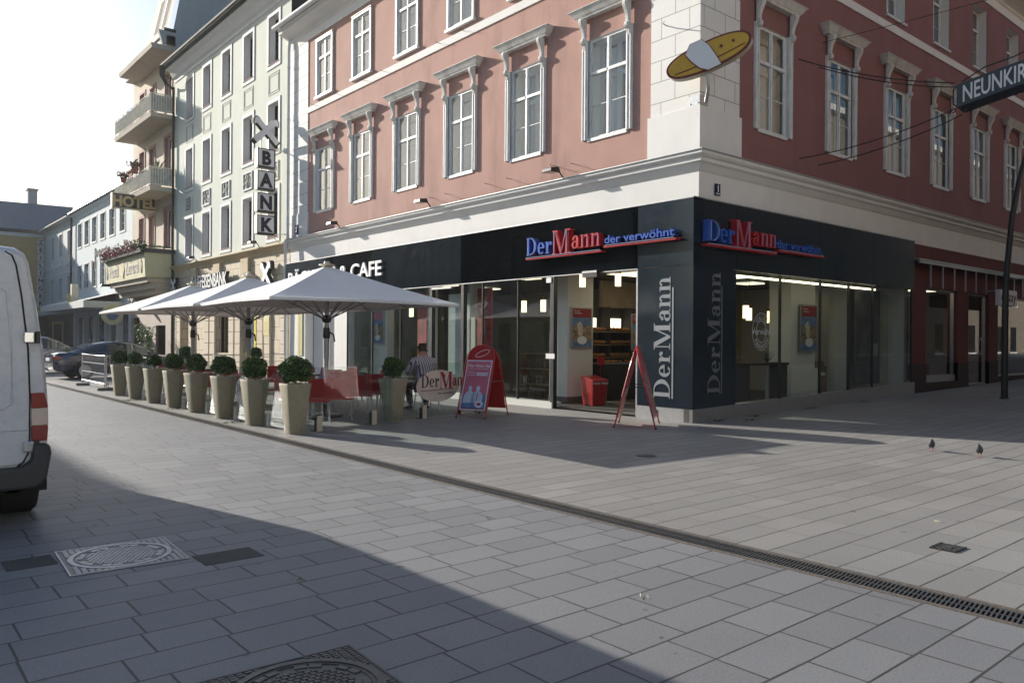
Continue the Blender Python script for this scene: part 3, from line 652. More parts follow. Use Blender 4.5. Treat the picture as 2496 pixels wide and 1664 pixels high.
pendant(1.35,3.2,2.92,'lit cylinder lamp just right of the door sensor over the bakery entrance')
pendant(4.25,1.5,2.14,'lit cylinder lamp behind the round window print on the shaded side')
pendant(5.35,1.6,2.10,'lit cylinder lamp beside the first glazing bar on the shaded side')
pendant(3.35,1.0,2.16,'lit cylinder lamp half hidden by the dark corner panel')
pendant(.9,6.1,2.35,'lit lamp left of the dark door post behind the sunny shop window')
pendant(.9,5.35,2.35,'lit lamp next to the dark door post behind the sunny shop window')
pendant(.9,8.45,2.35,'lit lamp beside the red banner seen through the sunny window')
pendant(.9,10.9,2.35,'lit lamp above the seated man behind the glass')
pendant(1.2,12.0,2.35,'lit lamp near the parasol tip behind the far shop window')
# counter, shelves with bread
t=thing('shop_counter','long dark bakery counter with glass top and bread inside the shop','counter',(2.6,4.6,.04))
b=MB(); b.box(-.2,0,0,2.4,.7,.95); b.build('counter_body',mat('dark_counter',(.02,.02,.02),.4),t)
b=MB(); b.box(-.22,-.02,.955,2.42,.72,.99); b.build('counter_top',M['alu'],t)
b=MB(); 
for i in range(26): b.sphere((-.1+i*.095+random.uniform(-.02,.02),.2+random.uniform(0,.3),1.02),.055,.05,.035,8)
b.build('bread_rolls',M['bread'],t,smooth=60)
t=thing('bread_shelf','dark bread shelf with lit rows of loaves behind the counter','shelf',(2.2,5.5,.04))
b=MB(); b.box(0,.02,0,3.4,.08,2.5); 
for z in (1.1,1.45,1.8): b.box(0,-.38,z,3.4,.02,z+.03,1)
for x in (0,.95,1.9,2.6,3.37): b.box(x,-.38,0,x+.03,.02,2.5)
b.build('shelf_frame',[M['room'],M['wood']],t)
b=MB()
for z in (1.14,1.49,1.84):
    for i in range(22): b.sphere((.1+i*.15,-.2,z+.05),.07,.1,.055,8,)
b.build('loaves',M['bread'],t,smooth=60)
for x in (.3,1.3,2.2): b=MB(); b.box(x,-.02,1.86,x+.5,-.01,2.2); b.build('back_light',M['ceil'],t)
t=thing('cafe_counter','dark narrow standing counter with flowers behind the shaded window','counter',(3.0,.7,.04))
b=MB(); b.box(0,0,1.02,1.75,.45,1.08); b.box(1.4,.02,0,1.7,.43,1.02); b.box(.02,.02,0,.1,.43,1.02); b.box(.9,.05,0,.97,.12,1.02,1); b.build('counter_body',[mat('dark_oak',(.03,.024,.018),.5),M['alu']],t)
b=MB(); 
for i in range(40):
    a=random.uniform(0,6.28); r=random.uniform(0,.18); b.tube([(1.1,.2,1.08),(1.1+r*math.cos(a),.2+r*math.sin(a),1.2+random.uniform(0,.18))],.004,4)
b.build('dried_flowers',M['dark'],t)
def framed(name,label,x,y,z,w,h,rz=0,par=None,head=M['pst2'],foot=M['sky_b'],words=('Bunt zum','verwöhnen!')):
    t=thing(name,label,'poster',(x,y,z),rz)
    b=MB(); e=.045; b.box(-w/2-e,-.03,-e,w/2+e,0,h+e); b.build('frame',M['alu'],t,bevel=.008)
    b=MB(); b.box(-w/2,-.034,.0,w/2,-.031,h*.16,1); b.box(-w/2,-.034,h*.16,w/2,-.031,h*.55,2); b.box(-w/2,-.034,h*.55,w/2,-.031,h*.76,3); b.box(-w/2,-.034,h*.76,w/2,-.031,h,0)
    b.lathe([(.001,-.037),(w*.26,-.037),(w*.26,-.035),(.001,-.0349)],(0,0,0),20,4)
    n0=len(b.v)-80
    for i in range(n0,len(b.v)):
        vx,vy,vz=b.v[i]; b.v[i]=(vx,vz,h*.17+vy*.6)
    b.prism([(-.2*w,.30*h),(.0,.28*h),(.05*w,.5*h),(-.08*w,.66*h),(-.28*w,.6*h)],lambda u,v,hh:(u,hh,v),-.0345,-.036,5)
    b.build('printed_sheet',[head,foot,M['pstb'],M['sky_b'],M['lettw'],mat('pale_bread_print',(.55,.50,.40),.5,var=.3,vs_=20)],t)
    b=MB(); text(b,words[0],h*.055,lambda u,v,hh:(u-w*.42,-.0345-hh,v+h*.92),0,.001,bold=.01); text(b,words[1],h*.055,lambda u,v,hh:(u-w*.42,-.0345-hh,v+h*.86),0,.001,bold=.01); b.build('poster_text',M['lettw'],t)
    return t
framed('framed_poster','framed food poster on the white column inside the bakery entrance',1.42,4.495,1.46,.66,.96)
framed('framed_poster','framed food poster on the column behind the shaded bakery window',5.86,.835,1.42,.72,1.1)
framed('framed_poster','pale framed poster on the column behind the parasol pole',.69,13.18,1.5,.62,1.0,-PI/2,head=M['pst'],words=('Café','Genuss'))
framed('framed_poster','dim framed poster at the back of the bakery beside the counter',3.6,4.5,1.4,.5,.9)
t=thing('newspaper_box','red newspaper box with a lettered sloping lid just inside the bakery door','newspaper box',(1.15,3.75,.045),R(-4))
b=MB(); b.hexa([(-.2,-.15,0),(.2,-.15,0),(.2,.2,0),(-.2,.2,0)],[(-.26,-.22,.62),(.26,-.22,.62),(.26,.25,.72),(-.26,.25,.72)]); b.build('box_body',M['redp'],t,bevel=.01)
b=MB(); text(b,'Heute  Heute',.085,lambda u,v,h:(u-.24,-.215-h,v+.52),0,.003,bold=.02); b.build('lettering',M['lettw'],t)
b=MB(); b.box(.05,-.05,.98,.28,-.03,1.18); b.tube([(.16,-.03,.7),(.16,-.03,1.0)],.008,5); b.build('small_sign',M['redp'],t)
t=thing('umbrella_stand','small grey bin standing beside the red newspaper box','bin',(1.75,4.1,.045)); b=MB(); b.lathe([(.11,0),(.13,.02),(.15,.5),(.14,.5),(.12,.06)],n=14); b.build('bin_body',M['alu'],t)
t=thing('display_stand','wooden display table with dark crates behind the shaded window','display table',(7.1,1.3,.04))
b=MB(); b.box(-.65,0,0,-.05,.5,.92); b.box(.02,0,0,.6,.5,.92); b.build('cabinet',M['wood'],t)
b=MB(); b.box(-.5,-.005,.68,-.2,-.001,.76); b.box(.15,-.005,.68,.5,-.001,.76); b.build('cabinet_label',M['lettw'],t)
b=MB(); b.box(.1,.05,.92,.55,.4,1.05); b.box(-.55,.05,.92,-.15,.4,1.03); b.build('crate',M['wood'],t)
t=thing('drinks_cabinet','low lit drinks shelf behind the window left of the bakery door','shelf',(1.1,5.9,.04),-PI/2)
b=MB(); b.box(-.7,.3,0,.7,.35,1.2); b.box(-.7,0,0,-.66,.3,1.2); b.box(.66,0,0,.7,.3,1.2)
for z in (.02,.4,.8,1.2): b.box(-.66,0,z,.66,.3,z+.03)
b.build('shelf_frame',M['wood'],t)
b=MB()
for z in (.05,.43,.83):
    for i in range(12): b.lathe([(.03,0),(.03,.17),(.012,.21),(.012,.25)],(-.58+i*.105,.15,z),8)
b.build('bottles',mat('bottle_mix',(.14,.10,.07),.2,var=.7,vs_=9),t)
# logo circle on the glass
t=thing('window_print','round white lettered print on the first shaded window','window sticker',(2.46,.03,1.83))
b=MB()
for ps in (arc(0,0,(.35,.41),(.335,.395),0,360,40),arc(0,0,(.20,.24),(.185,.225),0,360,32)):
    for k,p in enumerate(ps): b.prism(p,lambda u,v,h:(u,-h,v),0,.002)
b.build('rings',mat('frosted_print',(.42,.44,.43),.6),t)
b=MB(); text(b,'Verwöhn',.20,lambda u,v,h:(u-.36,-h,v-.06),0.001,.003,bold=.015)
def around(s,r,sz,top=True):
    n=len(s)
    for i,ch in enumerate(s):
        a=(n-1)/2-i if top else i-(n-1)/2
        th=(PI/2+a*.30) if top else (-PI/2+a*.27)
        rot=th-PI/2 if top else th+PI/2
        text(b,ch,sz,lambda u,v,h,th=th,rot=rot:((r*math.cos(th)+u*math.cos(rot)-v*math.sin(rot)),-h,(r*1.17*math.sin(th)+u*math.sin(rot)+v*math.cos(rot))),.001,.003,bold=.01,align='CENTER')
around('VOLLES',.225,.13); around('PROGRAMM',.315,.12,False)
b.build('lettering',bpy.data.materials['frosted_print'],t)
# --- lettering on the cladding
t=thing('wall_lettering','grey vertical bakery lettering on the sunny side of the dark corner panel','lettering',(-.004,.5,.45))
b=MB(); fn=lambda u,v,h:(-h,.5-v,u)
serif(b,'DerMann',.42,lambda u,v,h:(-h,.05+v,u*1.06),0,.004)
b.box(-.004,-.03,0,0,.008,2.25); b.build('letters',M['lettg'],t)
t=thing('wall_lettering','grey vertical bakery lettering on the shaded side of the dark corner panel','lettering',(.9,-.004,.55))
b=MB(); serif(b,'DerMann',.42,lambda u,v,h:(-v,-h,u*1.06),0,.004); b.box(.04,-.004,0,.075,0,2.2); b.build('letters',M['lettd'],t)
def neon(name,label,M4):
    t=thing(name,label,'neon sign'); t.matrix_world=M4
    mf=lambda i:1 if i>=3 else 0
    # Der (blue) / Mann (red)
    b=MB(); f=lambda u,v,h:(u,-h,v)
    x=serif(b,'Der',.42,lambda u,v,h:(u,-h,v+.0),.03,.19); b.build('blue_letters',M['neonb'],t)
    b=MB(); xm=x-.02; w,ps=GL['M']
    for k,p in enumerate(ps): b.prism([(xm+u*.5,v*.55-.04) for u,v in p],f,.03,.19+k*.0005)
    xa=xm+.63; serif(b,'ann',.44,lambda u,v,h:(xa+u,-h,v+.04),.03,.19); b.build('red_letters',M['neonr'],t)
    b=MB(); w=[.0]
    text(b,'der verwöhnt',.25,lambda u,v,h:(xa+.98+u,-h,v+.07),.03,.16,bold=.012,sx=1.36); b.build('blue_letters',M['neonb'],t)
    b=MB(); b.box(-.02,-.19,-.10,xa+.93,-.03,-.06); b.box(xa+1.0,-.19,-.02,4.5,-.03,.02); b.build('underline',M['neonr'],t)
    b=MB()
    def tubes(ps,ox,s,oz):
        for p in ps[:3]:
            cx=sum(q[0] for q in p)/4; b.tube([(ox+cx*s,-.205,oz+p[0][1]*s+.02),(ox+cx*s,-.205,oz+p[2][1]*s-.02)],.008,5)
    for ps in (arc(.34,.5,(.47,.45),(.47,.45),-90,90,10),): b.tube([(q[0][0]*.42,-.205,q[0][1]*.42) for q in ps],.008,5)
    for ux in (.17,): b.tube([(ux*.42,-.205,.02),(ux*.42,-.205,.40)],.008,5)
    for ux in (.125,.97): b.tube([(xm+ux*.5,-.205,-.02),(xm+ux*.5,-.205,.49)],.008,5)
    b.tube([(xm+.11,-.205,.47),(xm+.30,-.205,-.02),(xm+.46,-.205,.48)],.008,5)
    for k in range(2):
        for ux in (.15,.51): b.tube([(xa+(.65+.73*k+ux)*.44,-.205,.06),(xa+(.65+.73*k+ux)*.44,-.205,.31)],.007,5)
    b.tube([(.0,-.2,-.055),(xa+.9,-.2,-.055)],.008,5); b.tube([(xa+1.05,-.2,.025),(4.45,-.2,.025)],.008,5)
    b.build('neon_tube',M['tubeg'],t); return t
neon('neon_sign','blue and red neon bakery lettering on the sunny dark fascia above the door',TR(0,4.78,3.65,-PI/2))
neon('neon_sign','blue and red neon bakery lettering on the shaded dark fascia',TR(.23,0,3.60))
t=thing('cafe_lettering','white raised CAFE lettering on the dark fascia above the big parasol','lettering'); t.matrix_world=TR(0,18.6,3.62,-PI/2)
b=MB(); text(b,'BÄCKEREI & CAFE',.66,lambda u,v,h:(u,-h,v),.02,.07,bold=.014,sx=1.3); b.build('letters',M['lettw'],t)
# --- red clothes shop further right on the shaded side
b=MB(); HS=[(11.1,13.4,.46,3.22),(14.25,16.0,.28,3.2),(16.8,20.6,.5,3.2)]
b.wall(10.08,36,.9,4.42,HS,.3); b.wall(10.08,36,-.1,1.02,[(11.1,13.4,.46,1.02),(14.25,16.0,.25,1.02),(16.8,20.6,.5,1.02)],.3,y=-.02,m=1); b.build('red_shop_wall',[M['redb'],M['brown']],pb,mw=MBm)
b=MB()
for a,c,z0,z1 in HS:
    b.box(a,.1,z0,a+.05,.2,z1); b.box(c-.05,.1,z0,c,.2,z1); b.box(a,.1,z1-.05,c,.2,z1); b.box(a,.08,z0,c,.2,z0+.06)
b.box(11.1,.05,.46,13.4,.3,.66); b.build('shop_frame',M['alu'],pb,mw=MBm)
for a,c,z0,z1 in HS: b=MB(); b.quad((a,.15,z0),(c,.15,z0),(c,.15,z1),(a,.15,z1)); b.build('shop_window',M['shop'],pb,mw=MBm)
b=MB(); b.quad((10.6,2.0,.2),(22,2.0,.2),(22,2.0,3.3),(10.6,2.0,3.3)); b.quad((10.6,.4,.45),(22,.4,.45),(22,2,.45),(10.6,2,.45)); b.quad((10.6,.4,3.3),(22,.4,3.3),(22,2,3.3),(10.6,2,3.3)); b.quad((10.6,.4,.2),(10.6,2,.2),(10.6,2,3.3),(10.6,.4,3.3));b.build('clothes_shop_interior',mat('shop_cream_wall',(.32,.27,.21),.8),pb)
b=MB(); b.box(10.15,-.22,3.86,22,-.16,3.93); 
for k in range(14): b.box(10.9+k*.85,-.2,3.2,10.95+k*.85,-.17,3.86)
b.box(10.15,-.2,3.95,22,.0,3.99); b.build('canopy_rail',M['alu'],pb,mw=MBm)
b=MB(); b.tube([(14.95,-.02,1.25),(14.95,-.06,1.3),(14.95,-.06,1.75),(14.95,-.02,1.8)],.02,6); b.tube([(15.2,-.02,1.25),(15.2,-.06,1.3),(15.2,-.06,1.75),(15.2,-.02,1.8)],.02,6); b.build('door_handle',M['steel'],pb,mw=MBm)
b=MB(); b.box(11.2,.7,3.22,13.3,1.2,3.28); b.build('ceiling_light',M['ceil'],pb)
t=thing('mannequin_display','dim clothes display with red bags behind the clothes shop window','window display',(11.75,1.0,.46))
b=MB(); b.lathe([(.1,.0),(.12,.5),(.16,.9),(.13,1.1),(.2,1.35),(.17,1.5),(.05,1.55),(.09,1.65),(.1,1.78),(.04,1.86)],n=14,sy=.6); b.build('mannequin',M['dark'],t,smooth=60)
b=MB(); b.box(.1,-.3,1.0,.5,-.2,1.5); b.build('shopping_bag',mat('pink_bag',(.5,.2,.16)),t)
b=MB(); b.box(-.2,-.35,.05,.35,-.1,.5); b.box(.38,-.35,.05,.95,-.1,.5); b.build('red_box',mat('red_shop_box',(.22,.02,.03)),t)
t=thing('projecting_sign','white lightbox with red shop lettering projecting near the lamp post','sign',(14.6,-.75,3.0))
b=MB(); b.box(-.5,-.1,-.22,.95,.05,.27); b.build('box',M['lite'],t,bevel=.02); b=MB(); text(b,'orsay',.44,lambda u,v,h:(u-.46,-.101-h,v-.08),0,.004,bold=.01,sx=1.35); b.build('lettering',mat('plum_letter',(.10,.01,.03)),t)
b=MB(); b.tube([(.8,.05,.3),(.8,.85,.3)],.02,6); b.build('bracket',M['alu'],t)
t=thing('projecting_sign','grey end of a lightbox sign cut off by the right picture edge','sign',(17.0,-.75,3.3)); b=MB(); b.box(-.3,-.1,-.5,1.5,.05,.9); b.build('box',M['lite'],t,bevel=.02); b=MB(); b.tube([(.5,.05,.5),(.5,.85,.5)],.02,6); b.build('bracket',M['alu'],t)
# ================= BANK =================
bk=thing('bank_building','pale green bank building with a rusticated beige ground floor','building')
KC=[20.82,23.45,26.02,28.55,31.05]; KW=.66
rows=[(12.5,2.25),(8.98,2.25),(5.5,2.2)]
def kz(c): return 1.0
H=[(-c-KW+.16,-c+KW-.16,z+.16,z+h-.14) for c in KC for z,h in rows]
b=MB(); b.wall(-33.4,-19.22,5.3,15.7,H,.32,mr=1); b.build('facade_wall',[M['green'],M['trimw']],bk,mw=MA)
b=MB(); b.box(.8,19.25,0,10,33.35,15.6); b.quad((.3,19.225,13),(.8,19.225,13),(.8,19.225,15.7),(.3,19.225,15.7)); b.build('inner_core',M['room'],bk)
b=MB(); b.add([(-.25,19.0,15.72),(-.25,33.45,15.72),(6,33.45,19.5),(6,19.0,19.5),(10,19.0,15.7),(10,33.45,15.7)],[(0,1,2,3),(3,2,5,4),(0,3,4),(1,5,2)]); b.build('roof',M['roof'],bk)
b=MB(); b.tube([(-.38,19.0,15.72),(-.38,33.5,15.72)],.10,10); b.box(-.42,19.0,15.6,-.2,33.5,15.7); b.build('gutter',M['gutter'],bk,smooth=40)
b=MB(); b.tube([(-.38,33.3,15.7),(-.38,33.34,15.2),(-.2,33.3,14.8),(.15,33.25,14.6)],.075,8,rs=[.16,.13,.07,.07]); b.tube([(.18,33.28,14.7),(.18,33.28,.1)],.06,8); b.build('downpipe',M['gutter'],bk,smooth=40)
def sweepA(b,prof,y0,y1,x=.3,m=0):
    n=len(prof); vs=[(x-d_,y,z) for y in (y0,y1) for d_,z in prof]
    return b.add(vs,[(i,i+1,n+i+1,n+i) for i in range(n-1)]+[tuple(range(n)),tuple(range(n,2*n))],m)
b=MB(); sweepA(b,[(0,14.95),(.04,14.97),(.05,15.12),(.16,15.2),(.30,15.45),(.5,15.55),(.5,15.6),(0,15.6)],19.22,33.42); b.build('eaves_cornice',M['trimw'],bk)
b=MB(); sweepA(b,[(0,5.02),(.04,5.04),(.05,5.12),(.15,5.2),(.2,5.26),(.28,5.28),(.28,5.33),(.0,5.40)],19.1,33.5); b.build('base_cornice',M['beige'],bk)
def bwin():
    h=2.25; w=MB(); k=KW
    for s in (-1,1): w.box((k-.16)*s,-.035,0,k*s,.02,h)
    w.box(-k+.16,-.035,h-.14,k-.16,.02,h); w.box(-k+.16,-.035,0,k-.16,.02,.16); w.box(-k+.12,-.06,.15,k-.12,.30,.18,1)
    [w.box(sg*k,-.015,-.03,sg*(k+.03),.01,h+.03,2) for sg in (-1,1)]; w.box(-k,-.015,h,k,.01,h+.03,2); w.box(-k,-.015,-.03,k,.01,0,2)
    o=w.build('window',[M['trimw'],M['hpink'],mat('grey_green_trim',(.40,.44,.40),.8)],bk)
    f=MB(); a=k-.16
    f.box(-a,.26,.18,-a+.07,.32,h-.14); f.box(a-.07,.26,.18,a,.32,h-.14); f.box(-a,.262,h-.21,a,.318,h-.14); f.box(-a,.262,.18,a,.318,.25); f.box(-.035,.255,.2,.035,.32,h-.2)
    for z in (.75,1.3): f.box(-a,.264,z,a,.316,z+.045)
    f.build('window_frame',M['dark'],o)
    f=MB(); f.quad((-a,.29,.2),(a,.29,.2),(a,.29,h-.2),(-a,.29,h-.2)); f.build('window_pane',M['bpane'],o)
    f=MB(); f.quad((-a,.42,.2),(a,.42,.2),(a,.42,h-.2),(-a,.42,h-.2)); f.build('curtain',M['curd'],o)
    return o
w0=None
for c in KC:
    for z,h in rows:
        o=w0=bwin() if w0 is None else None
        break
    break
k=0
for c in KC:
    for z,h in rows:
        o=w0 if k==0 else dup(w0); k+=1; o.matrix_local=MA@Matrix.Translation((-c,0,z))
b=MB()
for c in KC:
    zz=11.45
    for a in (.0,.09): 
        x0,x1,z0,z1=-c-.52+a,-c+.52-a,zz+a,zz+.85-a
        b.box(x0,-.015,z0,x0+.02,.01,z1); b.box(x1-.02,-.015,z0,x1,.01,z1); b.box(x0+.02,-.015,z0,x1-.02,.01,z0+.02); b.box(x0+.02,-.015,z1-.02,x1-.02,.01,z1)
b.build('panel_moulding',mat('grey_green_trim',(.40,.44,.40)),bk,mw=MA)
for c in KC:
    b=MB(); x0,x1,z0,z1=-c-.5,-c+.5,7.95,8.72
    b.box(x0,-.05,z0,x0+.06,.01,z1); b.box(x1-.06,-.05,z0,x1,.01,z1); b.box(x0+.06,-.05,z0,x1-.06,.01,z0+.06); b.box(x0+.06,-.05,z1-.06,x1-.06,.01,z1)
    rr=random.Random(int(c*10))
    for i in range(16):
        xx=-c+rr.uniform(-.36,.36); z=z0+.12+rr.uniform(0,.5); b.sphere((xx,-.01,z),rr.uniform(.04,.1),.05,rr.uniform(.06,.14),8,1)
    b.box(x0+.06,-.008,z0+.06,x1-.06,.008,z1-.06,1)
    b.build('stone_relief',[M['trimw'],M['relief']],bk,mw=MA,smooth=40)
# ground floor: piers, recessed bays, arches
b=MB(); bays=[(24.0,25.45,.25,3.4),(26.6,28.1,.95,3.4),(30.1,31.5,.25,3.4)]; bays=[(22.25+.02,24.0,.2,3.3),(25.46,27.1,.95,3.3),(30.9,32.0,.2,3.3)]
b.wall(-33.4,-19.22,0,5.05,[(-q,-p,z0,z1) for p,q,z0,z1 in bays],.4,y=.0,m=0); 
b.build('ground_floor_wall',M['rust2'],bk,mw=MA)
b=MB(); b.box(-33.4,.41,0,-19.22,.45,4.2)
b.build('recess_back',M['dark'],bk,mw=MA)
for y0,y1 in ((19.22,19.95),(20.9,21.45),(21.6,22.2),(24.05,24.65),(24.8,25.4),(27.15,27.8),(27.95,28.6),(30.1,30.8),(32.1,32.7)):
    b=MB(); z=.35
    while z<3.3: b.box(-y1,-.09,z,-y0,.0,z+.50); z+=.52
    b.box(-y1-.02,-.11,0,-y0+.02,.0,.33); b.box(-y1-.03,-.12,3.48,-y0+.03,.0,3.6); b.box(-y1+.02,-.06,.1,-y0-.02,-.002,3.5)
    b.build('rusticated_pier',mat('smooth_beige_stone',(.60,.52,.40),.85,var=.05,stain=.1,stc=(.4,.34,.25)),bk,mw=MA,bevel=.015)
for p,w in ((30.0,.42),(26.85,.42),(23.5,.42)): b=MB(); b.box(-p-w,-.14,3.9,-p+w,.0,5.03); b.build('corbel_block',M['beige'],bk,mw=MA,bevel=.015)
for cy in (23.15,29.9):
    b=MB()
    for p in arc(-cy,3.45,(1.0,1.0),(.72,.72),0,180,18): b.prism(p,lambda u,v,h:(u,h,v),-.2,.0)
    b.prism([(-cy+.72*math.cos(R(a)),3.45+.72*math.sin(R(a))) for a in range(0,181,12)],lambda u,v,h:(u,h,v),-.03,-.004,1)
    b.build('arch',[mat('olive_stone',(.38,.35,.25),.85),M['dark']],bk,mw=MA)
for y0,y1,z0,z1 in ((22.3,23.96,.2,3.28),(25.5,27.06,.97,3.28)):
    b=MB(); b.quad((-y1,.25,z0),(-y0,.25,z0),(-y0,.25,z1),(-y1,.25,z1)); b.build('bank_window',M['pane'],bk,mw=MA)
    b=MB(); b.box(-y1,.2,z0,-y1+.08,.3,z1); b.box(-y0-.08,.2,z0,-y0,.3,z1); b.box(-y1+.08,.2,z1-.08,-y0-.08,.3,z1); b.build('bank_window_frame',M['dark'],bk,mw=MA)
t=thing('cash_point_surround','yellow framed cash machine bay in the bank front','cash machine',(.42,22.95,.95),-PI/2)
b=MB(); b.box(-.5,-.12,0,.5,0,2.2); b.build('panel',mat('blue_grey_screen',(.06,.08,.12),.3),t); b=MB(); b.box(.36,-.16,-.1,.52,.0,2.3); b.box(-.52,-.16,-.1,.36,.0,.1); b.box(-.52,-.16,2.14,.36,.0,2.3); b.build('surround',mat('yellow_surround',(.70,.62,.02),.5),t)
t=thing('yellow_poster','small yellow paper notice on the bank pier','notice',(.2,21.2,1.75),-PI/2); b=MB(); b.box(-.28,-.005,0,.28,.004,.75); b.build('sheet',M['yel'],t)
b=MB(); 
for i in range(5): b.box(-.2,-.0062,.12+i*.09,.2,-.0052,.145+i*.09)
b.build('printed_lines',mat('orange_print',(.5,.2,.02)),t)
t=thing('bank_lettering','white raised RAIFFEISENBANK lettering with dark sides above the bank arches','lettering'); t.matrix_world=TR(.16,29.75,3.98,-PI/2)
b=MB(); text(b,'RAIFFEISENBANK',.86,lambda u,v,h:(u,-h,v),.161,.17,bold=.02,sx=.71); b.build('letter_faces',M['lettw'],t)
b=MB(); text(b,'RAIFFEISENBANK',.86,lambda u,v,h:(u,-h,v),.0,.16,bold=.024,sx=.71); b.build('letter_sides',M['gutter'],t)
def gable(b,s,fn,h0,h1,m):
    """crossed gable boards emblem, size s, centred"""
    for sg in (-1,1):
        T=lambda u,v:(sg*(u*.7071-v*.7071),(u*.7071+v*.7071))
        pts=[(-.62,-.1),(.42,-.1),(.45,-.2),(.54,-.12),(.60,.0),(.56,.09),(.46,.12),(.3,.1),(-.62,.1)]
        b.prism([(T(u,v)[0]*s,T(u,v)[1]*s) for u,v in pts],fn,h0+sg*.001,h1+sg*.001,m)
def emblem(name,label,M4,s,f=M['lettw']):
    t=thing(name,label,'emblem sign'); t.matrix_world=M4
    b=MB(); gable(b,s,lambda u,v,h:(u,-h,v),.0,.16,0); b.build('emblem_sides',M['gutter'],t)
    b=MB(); gable(b,s*.93,lambda u,v,h:(u,-h,v),.163,.172,0); b.build('emblem_face',f,t); return t
emblem('crossed_gable_emblem','big white crossed gable emblem on the bank wall right of the lettering',TR(.2,20.95,4.2,-PI/2),1.15)
emblem('crossed_gable_emblem','small crossed gable emblem on the bank wall left of the lettering beside the hotel',TR(.2,32.7,4.3,-PI/2),.9)
t=thing('bank_sign','tall projecting sign with four white boxes spelling BANK under a crossed emblem','sign',(-.53,19.55,0))
for i,ch in enumerate('BANK'):
    z=8.18-i*.85
    b=MB(); b.box(-.35,0,z,.35,.28,z+.70); b.build('letter_box',M['ivoryp'],t)
    b=MB(); e=.035; b.box(-.35,-.012,z,-.35+e,-.001,z+.7); b.box(.35-e,-.012,z,.35,-.001,z+.7); b.box(-.35+e,-.012,z,.35-e,-.001,z+e); b.box(-.35+e,-.012,z+.7-e,.35-e,-.001,z+.7); b.box(.351,-.01,z,.36,.29,z+.7)
    b.box(-.34,.02,z-.04,.34,.26,z-.002); b.build('box_edge',M['dark'],t)
    b=MB(); b.box(-.31,-.006,z+.04,.31,-.001,z+.66); b.build('box_face',M['lite'],t)
    b=MB(); text(b,ch,.70,lambda u,v,h:(u,-.007-h,z+.1+v),0,.006,bold=.05,sx=.92,align='CENTER'); b.build('letter',M['lettk'],t)
b=MB(); gable(b,1.1,lambda u,v,h:(u,-h,v+9.58),-.22,.0,0); b.build('emblem_sides',M['gutter'],t); b=MB(); gable(b,1.02,lambda u,v,h:(u,-h,v+9.58),.003,.012,0); b.build('emblem_face',M['lite'],t)
b=MB(); 
for x in (-.15,.15): b.tube([(x,.14,9.4),(x,.14,5.6)],.025,6)
b.tube([(.3,.14,8.85),(.85,.14,8.95)],.025,6); b.tube([(.3,.14,5.62),(.85,.14,5.7)],.025,6); b.tube([(.2,.14,5.62),(.85,.4,5.3)],.015,6); b.lathe([(.08,-.08),(.08,.08)],(.82,.14,8.95),8); b.build('bracket',M['steel'],t)
t=thing('street_number_plate','tiny house number plate on the white quoin beside the BANK sign','sign',(.24,18.5,5.75),-PI/2); b=MB(); b.box(-.15,-.01,-.18,.15,.01,.18); b.build('plate',bpy.data.materials['enamel_blue'],t); b=MB(); text(b,'2',.24,lambda u,v,h:(u-.07,-.011-h,v-.08),0,.002,bold=.02); b.build('number',M['lettw'],t)
# ================= HOTEL =================
ht=thing('hotel_building','tall beige hotel building with projecting balconies and a flowered balcony front','building')
hw=[]
for z,h in ((6.45,2.1),(10.2,2.2),(13.7,2.1)): hw+= [(-35.1,-33.95,z,z+h),(-37.9,-36.9,z-.3,z+h-.1),(-39.9,-38.9,z,z+h)]
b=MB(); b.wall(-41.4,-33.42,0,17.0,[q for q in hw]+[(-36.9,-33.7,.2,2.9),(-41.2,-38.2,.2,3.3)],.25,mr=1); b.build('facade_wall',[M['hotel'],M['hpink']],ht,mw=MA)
b=MB(); b.wall(-41.4,-33.42,0,4.6,[(-36.4,-34.6,.7,2.3),(-40.9,-39.6,.2,2.8)],.1,y=-.06); b.build('stone_cladding',M['marble'],ht,mw=MA)
b=MB(); b.box(.7,33.45,0,12,41.3,17.0); b.quad((.3,41.39,0),(.7,41.39,0),(.7,41.39,17),(.3,41.39,17)); b.build('inner_core',M['room'],ht)
k=0
def hwin(a,c,z0,z1,nm='window'):
    b=MB(); b.box(a,.15,z0,a+.08,.22,z1); b.box(c-.08,.15,z0,c,.22,z1); b.box(a,.152,z1-.08,c,.218,z1); b.box((a+c)/2-.03,.148,z0,(a+c)/2+.03,.22,z1); b.box(a,.152,z0,c,.218,z0+.07)
    o=b.build(nm,M['inwhite'],ht,mw=MA); p=MB(); p.quad((a,.2,z0),(c,.2,z0),(c,.2,z1),(a,.2,z1)); p.build('window_pane',M['pane'],o); return o
for a,c,z0,z1 in hw: hwin(a,c,z0,z1)
for a,c,z0,z1 in hw:
    b=MB(); b.box(a-.14,-.04,z0-.1,a,.0,z1+.14); b.box(c,-.04,z0-.1,c+.14,.0,z1+.14); b.box(a,-.04,z1,c,.0,z1+.14); b.build('window_surround',M['hpink'],ht,mw=MA)
